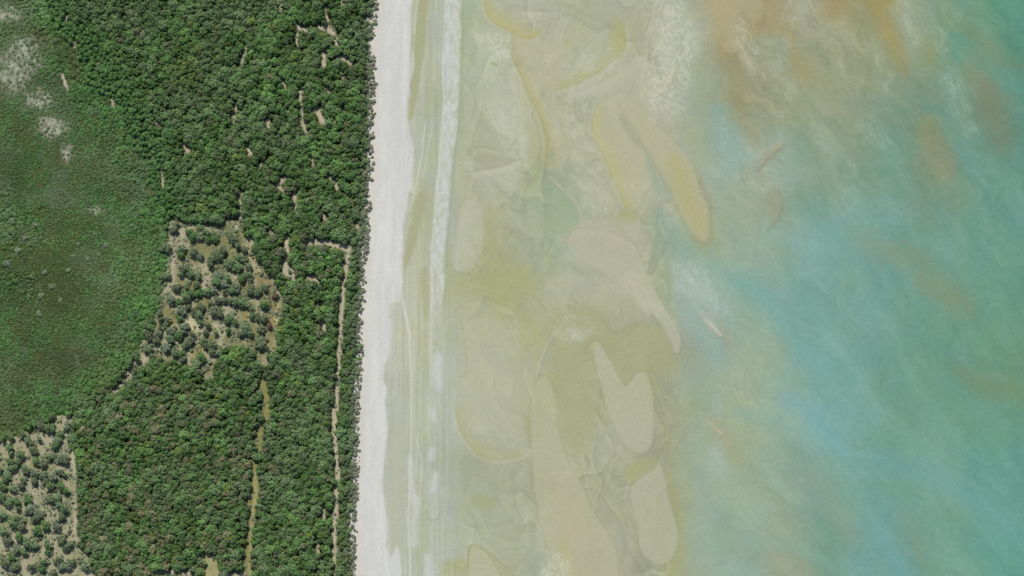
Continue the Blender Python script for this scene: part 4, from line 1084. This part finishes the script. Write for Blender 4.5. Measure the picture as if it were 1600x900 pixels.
rest = [t for i, t in enumerate(trees) if i not in singled_set]
xs = np.array([t[0] for t in rest]); ysr = np.array([t[1] for t in rest]); rr = np.array([t[2] for t in rest]) * M_PER_PX * 1.1
p = np.stack([*W(xs, ysr), land_z(xs, ysr)], -1)
sc = np.stack([rr * rng.uniform(.85, 1.15, len(rr)), rr * rng.uniform(.75, 1.2, len(rr)), np.array([t[3] for t in rest])], -1)
mass("forest_canopy", p, sc, rng.uniform(0, 6.28, len(rr)), np.array([t[4] for t in rest]), rng.choice(list(src), len(rr)), src,
     "close green forest canopy covering the land behind the beach", "forest")

# ------------------------------------------------------------------ low shrubs: the marsh, the beach scrub, the understorey
def make_shrub(x, y, r, h, tint, v, label, group):
    e = bpy.data.objects.new("shrub", None); e.empty_display_size = .3
    wx, wy = W(x, y)
    e.location = (wx, wy, float(land_z([x], [y])[0])); e.rotation_euler = (0, 0, rnd.uniform(0, 6.28)); e.scale = (r * M_PER_PX, r * M_PER_PX, h)
    col.objects.link(e); tag(e, label, "shrub", group)
    c = link("crown", SHRUBS[v], e); c["tint"] = [float(q) for q in tint]
    t = link("stem", STEMS[v], e)
    return c, t
ssrc = {}
LONE = [(108,422,4.5,'w'),(82,447,5,'w'),(115,400,4,'w'),(138,405,3.5,'w'),(123,382,3.5,'w'),(148,365,4,'w'),(155,398,4,'w'),(165,383,4.5,'w'),(70,425,5,'w'),(65,462,5.5,'w'),(62,490,6,'w'),(95,470,4,'w'),(50,432,5,'w'),(40,372,6,'w'),(28,392,6,'w'),(55,352,6,'w'),(20,345,6,'w'),(12,412,6,'w'),
        (570.5,470,2.6,'b'),(428,542,3.6,'y'),(390,783,3.6,'y'),(391,789,3,'y'),(582,246,2.2,'b'),(586,150,2.0,'b'),(576,352,2.2,'b'),(573,392,2.2,'b')]
for x, y, r, k in LONE:
    tint = {'w': G_WAN * rnd.uniform(.65, .85) * np.array([.85, 1.1, .7]), 'b': np.array([.085, .095, .06]), 'y': np.array([.26, .22, .06])}[k]
    grp = {'w': "lone shrubs standing out of the marsh", 'b': "scrub bushes strayed onto the beach", 'y': "yellow bushes beside the tracks"}[k]
    nm = {'w': "pale rounded shrub in the marsh", 'b': "small dark bush on beach sand", 'y': "yellow bush beside the grass track"}[k]
    lab = where_label(nm, x, y)
    v = rnd.randrange(4)
    if len(ssrc) < 4 and len([1 for q in range(4) if q not in ssrc]): v = [q for q in range(4) if q not in ssrc][0]
    c, t = make_shrub(x, y, r, r * .38, tint, v, lab, grp)
    ssrc.setdefault(v, (c, t))

# marsh shrubs
mx, my = scatter(-200, 300, -160, 760, 3.5, 31)
sdw = poly_sd(mx, my, WETLAND)
dens = .78 + .5 * (fbm(mx / 30, my / 30, 430, 3) - .5)
core = np.exp(-(((mx - 95) / 62) ** 2 + ((my - 420) / 95) ** 2)) + .7 * np.exp(-(((mx - 60) / 60) ** 2 + ((my - 260) / 60) ** 2)) + .5 * np.exp(-(((mx - 20) / 40) ** 2 + ((my - 110) / 60) ** 2))
fringe = (my < 430) & (sdw < -3) & (sdw > -60) & (rng.random(len(mx)) < .62 * sm(-66, -8, sdw))
k_ = ((sdw > -5) | fringe) & (in_gap(mx, my) < -1) & (rng.random(len(mx)) < np.clip(dens - .25 * core, .25, 1)) & (rng.random(len(mx)) > .8 * pale_mask(mx, my))
mx, my, sdw, core, fringe = mx[k_], my[k_], sdw[k_], core[k_], fringe[k_]
clump = sm(.5, .68, fbm(mx / 16, my / 16, 435, 3)) * sm(60, 10, np.abs(mx - 30)) * sm(120, 60, np.abs(my - 380)) + .8 * np.exp(-((sdw - 4) / 34) ** 2)
mt_boost = np.clip(clump, 0, 1)
mr_ = rng.uniform(1.9, 3.4, len(mx)) * (1 - .40 * np.clip(core, 0, 1)) * (1 + .75 * np.clip(clump, 0, 1) * (rng.random(len(mx)) < .5))
mr_ = np.where(fringe, rng.uniform(2.4, 5.0, len(mx)), mr_ * .92)
mh = mr_ * rng.uniform(.34, .6, len(mx)) * (.75 + .5 * np.clip(clump, 0, 1)) * np.where(fringe, 1.35, 1)
tn = fbm(mx / 45, my / 45, 440, 4); tn2 = fbm(mx / 13, my / 13, 450, 2)
mt = np.outer(np.ones(len(mx)), G_BRIGHT) * (.62 + .5 * rng.random(len(mx)) + .3 * (tn2 - .5))[:, None]
gw = np.clip(sm(.5, .66, tn) * .8 + .9 * pale_mask(mx, my) + .75 * np.exp(-(((mx - 20) / 45) ** 2 + ((my - 95) / 70) ** 2)) + .6 * np.exp(-(((mx - 130) / 45) ** 2 + ((my - 270) / 50) ** 2)), 0, .95)[:, None]
gw = gw * .62
mt = mt * (1 - gw) + (G_GREY * .75 + G_WAN * .25) * gw * rng.uniform(.85, 1.1, len(mx))[:, None]
ow = np.clip(sm(.52, .7, fbm(mx / 30, my / 30, 455, 3)) * .6, 0, 1)[:, None]
mt = mt * (1 - ow) + np.array([.105, .125, .045]) * ow
dark = np.clip(.9 * np.exp(-(((mx - 92) / 55) ** 2 + ((my - 445) / 60) ** 2)) + .8 * np.exp(-(((mx - 30) / 60) ** 2 + ((my - 133) / 14) ** 2)) + .7 * np.exp(-(((mx - 15) / 30) ** 2 + ((my - 255) / 45) ** 2))
               + .6 * np.exp(-(((mx - 100) / 60) ** 2 + ((my - 560) / 45) ** 2)) + .6 * np.exp(-(((mx - 5) / 25) ** 2 + ((my - 590) / 40) ** 2)) + .5 * np.exp(-(((mx - 40) / 60) ** 2 + ((my - 48) / 12) ** 2)) + .5 * sm(.55, .7, fbm(mx / 40, my / 40, 475, 3)), 0, 1)[:, None]
mt = (mt * (1 - .72 * dark) + np.array([.086, .094, .034]) * .72 * dark) * .86 * (.66 + .68 * fbm(mx / 85, my / 85, 481, 3))[:, None]
mt = mt * (.80 + .34 * fbm(mx / 20, my / 20, 478, 3))[:, None] * np.array([.90, .98, .82])
mt = mt * (1 + .22 * mt_boost * rng.random(len(mx)))[:, None]
mp = np.stack([*W(mx, my), land_z(mx, my) - .05], -1)
mrw = mr_ * M_PER_PX
mass("marsh_shrubbery", mp, np.stack([mrw, mrw, mh], -1), rng.uniform(0, 6.28, len(mx)), mt, rng.choice(list(ssrc), len(mx)), ssrc,
     "low green shrubs and sedge covering the marsh", "shrubbery")

# scrub along the beach and bushes under the forest's edges
bx_, by_ = scatter(530, 600, -180, 1080, 3.4, 41)
ed = fe(by_) + 10 * (fbm(bx_ * 0, by_ / 16, 460, 4, .6) - .5) - bx_
k_ = (ed > -1.8) & (ed < 19) & (rng.random(len(bx_)) < np.where(ed < 2, .5, .85)) & (in_gap(bx_, by_) < 0)
bx_, by_, ed = bx_[k_], by_[k_], ed[k_]
br = rng.choice([1.2, 1.8, 2.5, 3.4, 4.2], len(bx_), p=[.24, .28, .24, .16, .08]); bh = br * rng.uniform(.4, .75, len(bx_)) * (1 + .4 * sm(3, 14, ed))
bw = np.sqrt(rng.random(len(bx_)))[:, None] * sm(20, 4, ed)[:, None]
bt = (G_GREY * .45 + G_OLIVE * .5) * (1 - bw) + (G_WAN * 1.0 * np.array([1.08, 1, .95])) * bw
grn = (rng.random(len(bx_)) < .28 * sm(3, 10, ed))
bt[grn] = G_MID * 1.1
ux, uy = scatter(-200, 560, -50, 1000, 4.6, 51)
ug = in_gap(ux, uy)
open_ = (poly_sd(ux, uy, CLEAR_A) > 0) | (poly_sd(ux, uy, CLEAR_B) > 0)
k_ = (ug > -4) & ((ug < 3) | open_) & (poly_sd(ux, uy, WETLAND) < 0) & (rng.random(len(ux)) < np.where(open_, .8 * sm(.34, .6, fbm(ux / 14, uy / 14, 465, 2)) + .10, .42)) & (ux < fe(uy) - 18)
ux, uy = ux[k_], uy[k_]
ur = rng.choice([1.0, 1.5, 2.1, 2.9, 3.8], len(ux), p=[.24, .28, .24, .16, .08]); uh = ur * rng.uniform(.2, .75, len(ux))
ut = np.outer(rng.uniform(.75, 1.15, len(ux)), G_OLIVE * .4 + G_GREY * .4 + G_WAN * .25)
ax = np.concatenate([bx_, ux]); ay = np.concatenate([by_, uy]); ar = np.concatenate([br, ur]) * M_PER_PX; ah = np.concatenate([bh, uh])
mass("beach_scrub", np.stack([*W(ax, ay), land_z(ax, ay) - .05], -1), np.stack([ar, ar, ah], -1), rng.uniform(0, 6.28, len(ax)),
     np.concatenate([bt, ut]), rng.choice(list(ssrc), len(ax)), ssrc, "grey-olive scrub fringing the beach and the tracks", "scrub")

# ------------------------------------------------------------------ dead wood
dead_me = [bare_mesh("dead_shrub_branches_%d" % i, 500 + i, M_DEAD, 3, .035, .9) for i in range(3)]
DEADS = [(178,160,5,'leafless white dead tree in the forest beside the marsh'), (103,29,4,'leafless white dead tree near the top corner of the marsh'), (119,70,4.5,'leafless pale dead tree between the marsh and the dense forest'),
         (378,85,5,'slim leafless pale tree in the upper forest'), (104,135,5,'leafless pale tree at the marsh margin below two others')]
dsrc = {}
for i, (x, y, r, lab) in enumerate(DEADS):
    e = bpy.data.objects.new("dead_tree", None); wx, wy = W(x, y)
    e.location = (wx, wy, float(land_z([x], [y])[0])); e.scale = (r * .5 * 1.3, r * .5 * 1.3, 7.0); e.rotation_euler = (0, 0, i * 1.7); col.objects.link(e)
    tag(e, lab, "dead tree", "leafless dead trees")
    b = link("branches", dead_me[i % 3], e)
    dsrc.setdefault(i % 3, (b,))
# bleached twiggy brush of the dry patches
qx, qy = scatter(-40, 170, -20, 350, 3.0, 61)
pm = pale_mask(qx, qy)
k_ = rng.random(len(qx)) < .75 * pm * (fbm(qx / 7, qy / 7, 470, 2) + .25)
qx, qy = qx[k_], qy[k_]
qs = rng.uniform(.5, 1.0, len(qx))
mass("dead_brush", np.stack([*W(qx, qy), land_z(qx, qy) - .05], -1), np.stack([qs * 1.5, qs * 1.5, qs * 1.3], -1), rng.uniform(0, 6.28, len(qx)), np.full((len(qx), 3), .4),
     rng.choice(list(dsrc), len(qx)), dsrc, "bleached dead brush on the dry patches of the marsh", "brush")

def special_tree(name, x, y, r, h, me, label, part, gen_trunk=None):
    e = bpy.data.objects.new(name, None); wx, wy = W(x, y)
    e.location = (wx, wy, float(land_z([x], [y])[0])); e.scale = (r * .5, r * .5, h); col.objects.link(e)
    tag(e, label, "tree")
    link(part, me, e)
    return e
special_tree("bare_tree", 413, 583, 13, 7.5, bare_mesh("bare_twigs", 520, M_TWIG, 6, .05, .95), "large bare grey-brown tree at the foot of the large clearing", "branches")
special_tree("bare_tree", 408, 644, 7, 7.5, bare_mesh("grey_twigs", 523, plain_material("blue_grey_twigs", (.26, .27, .30)), 5, .05, .95), "bluish grey leafless tree on the grassy track below the hut", "branches")

# ------------------------------------------------------------------ the small hut under the trees
M_ROOF = plain_material("weathered_pale_roof", (.34, .33, .30), .6, 2.0, .12)
M_WALL = plain_material("weathered_boards", (.30, .28, .25), .8, 2.0, .2)
def hut(x, y, wd, dp, ht, rot, label):
    e = bpy.data.objects.new("hut", None); wx, wy = W(x, y); e.location = (wx, wy, float(land_z([x], [y])[0])); e.rotation_euler = (0, 0, rot); col.objects.link(e)
    tag(e, label, "hut")
    w = link("wall", box_mesh("hut_wall", -wd / 2, wd / 2, -dp / 2, dp / 2, -.2, ht, M_WALL), e)
    o = .25; r = bpy.data.meshes.new("hut_roof"); t = .08
    a, b = wd / 2 + o, dp / 2 + o
    prof = [(-b, ht - .06), (0, ht + .55), (b, ht - .06), (b, ht - .06 + t), (0, ht + .55 + t), (-b, ht - .06 + t)]
    v = [(s, p_[0], p_[1]) for s in (-a, a) for p_ in prof]
    f = [(i, (i + 1) % 6, 6 + (i + 1) % 6, 6 + i) for i in range(6)] + [(0, 5, 4, 1), (1, 4, 3, 2), (6, 7, 10, 11), (7, 8, 9, 10)]
    r.from_pydata(v, [], f); r.materials.append(M_ROOF); r.update(); link("roof", r, e)
    dme = box_mesh("hut_door", -.4, .4, -dp / 2 - .04, -dp / 2 + .03, 0, 1.9, M_BARK); link("door", dme, e)
hut(405, 612, 2.1, 1.8, 2.1, .25, "tiny pale-roofed hut at the head of the grassy track, half under trees")
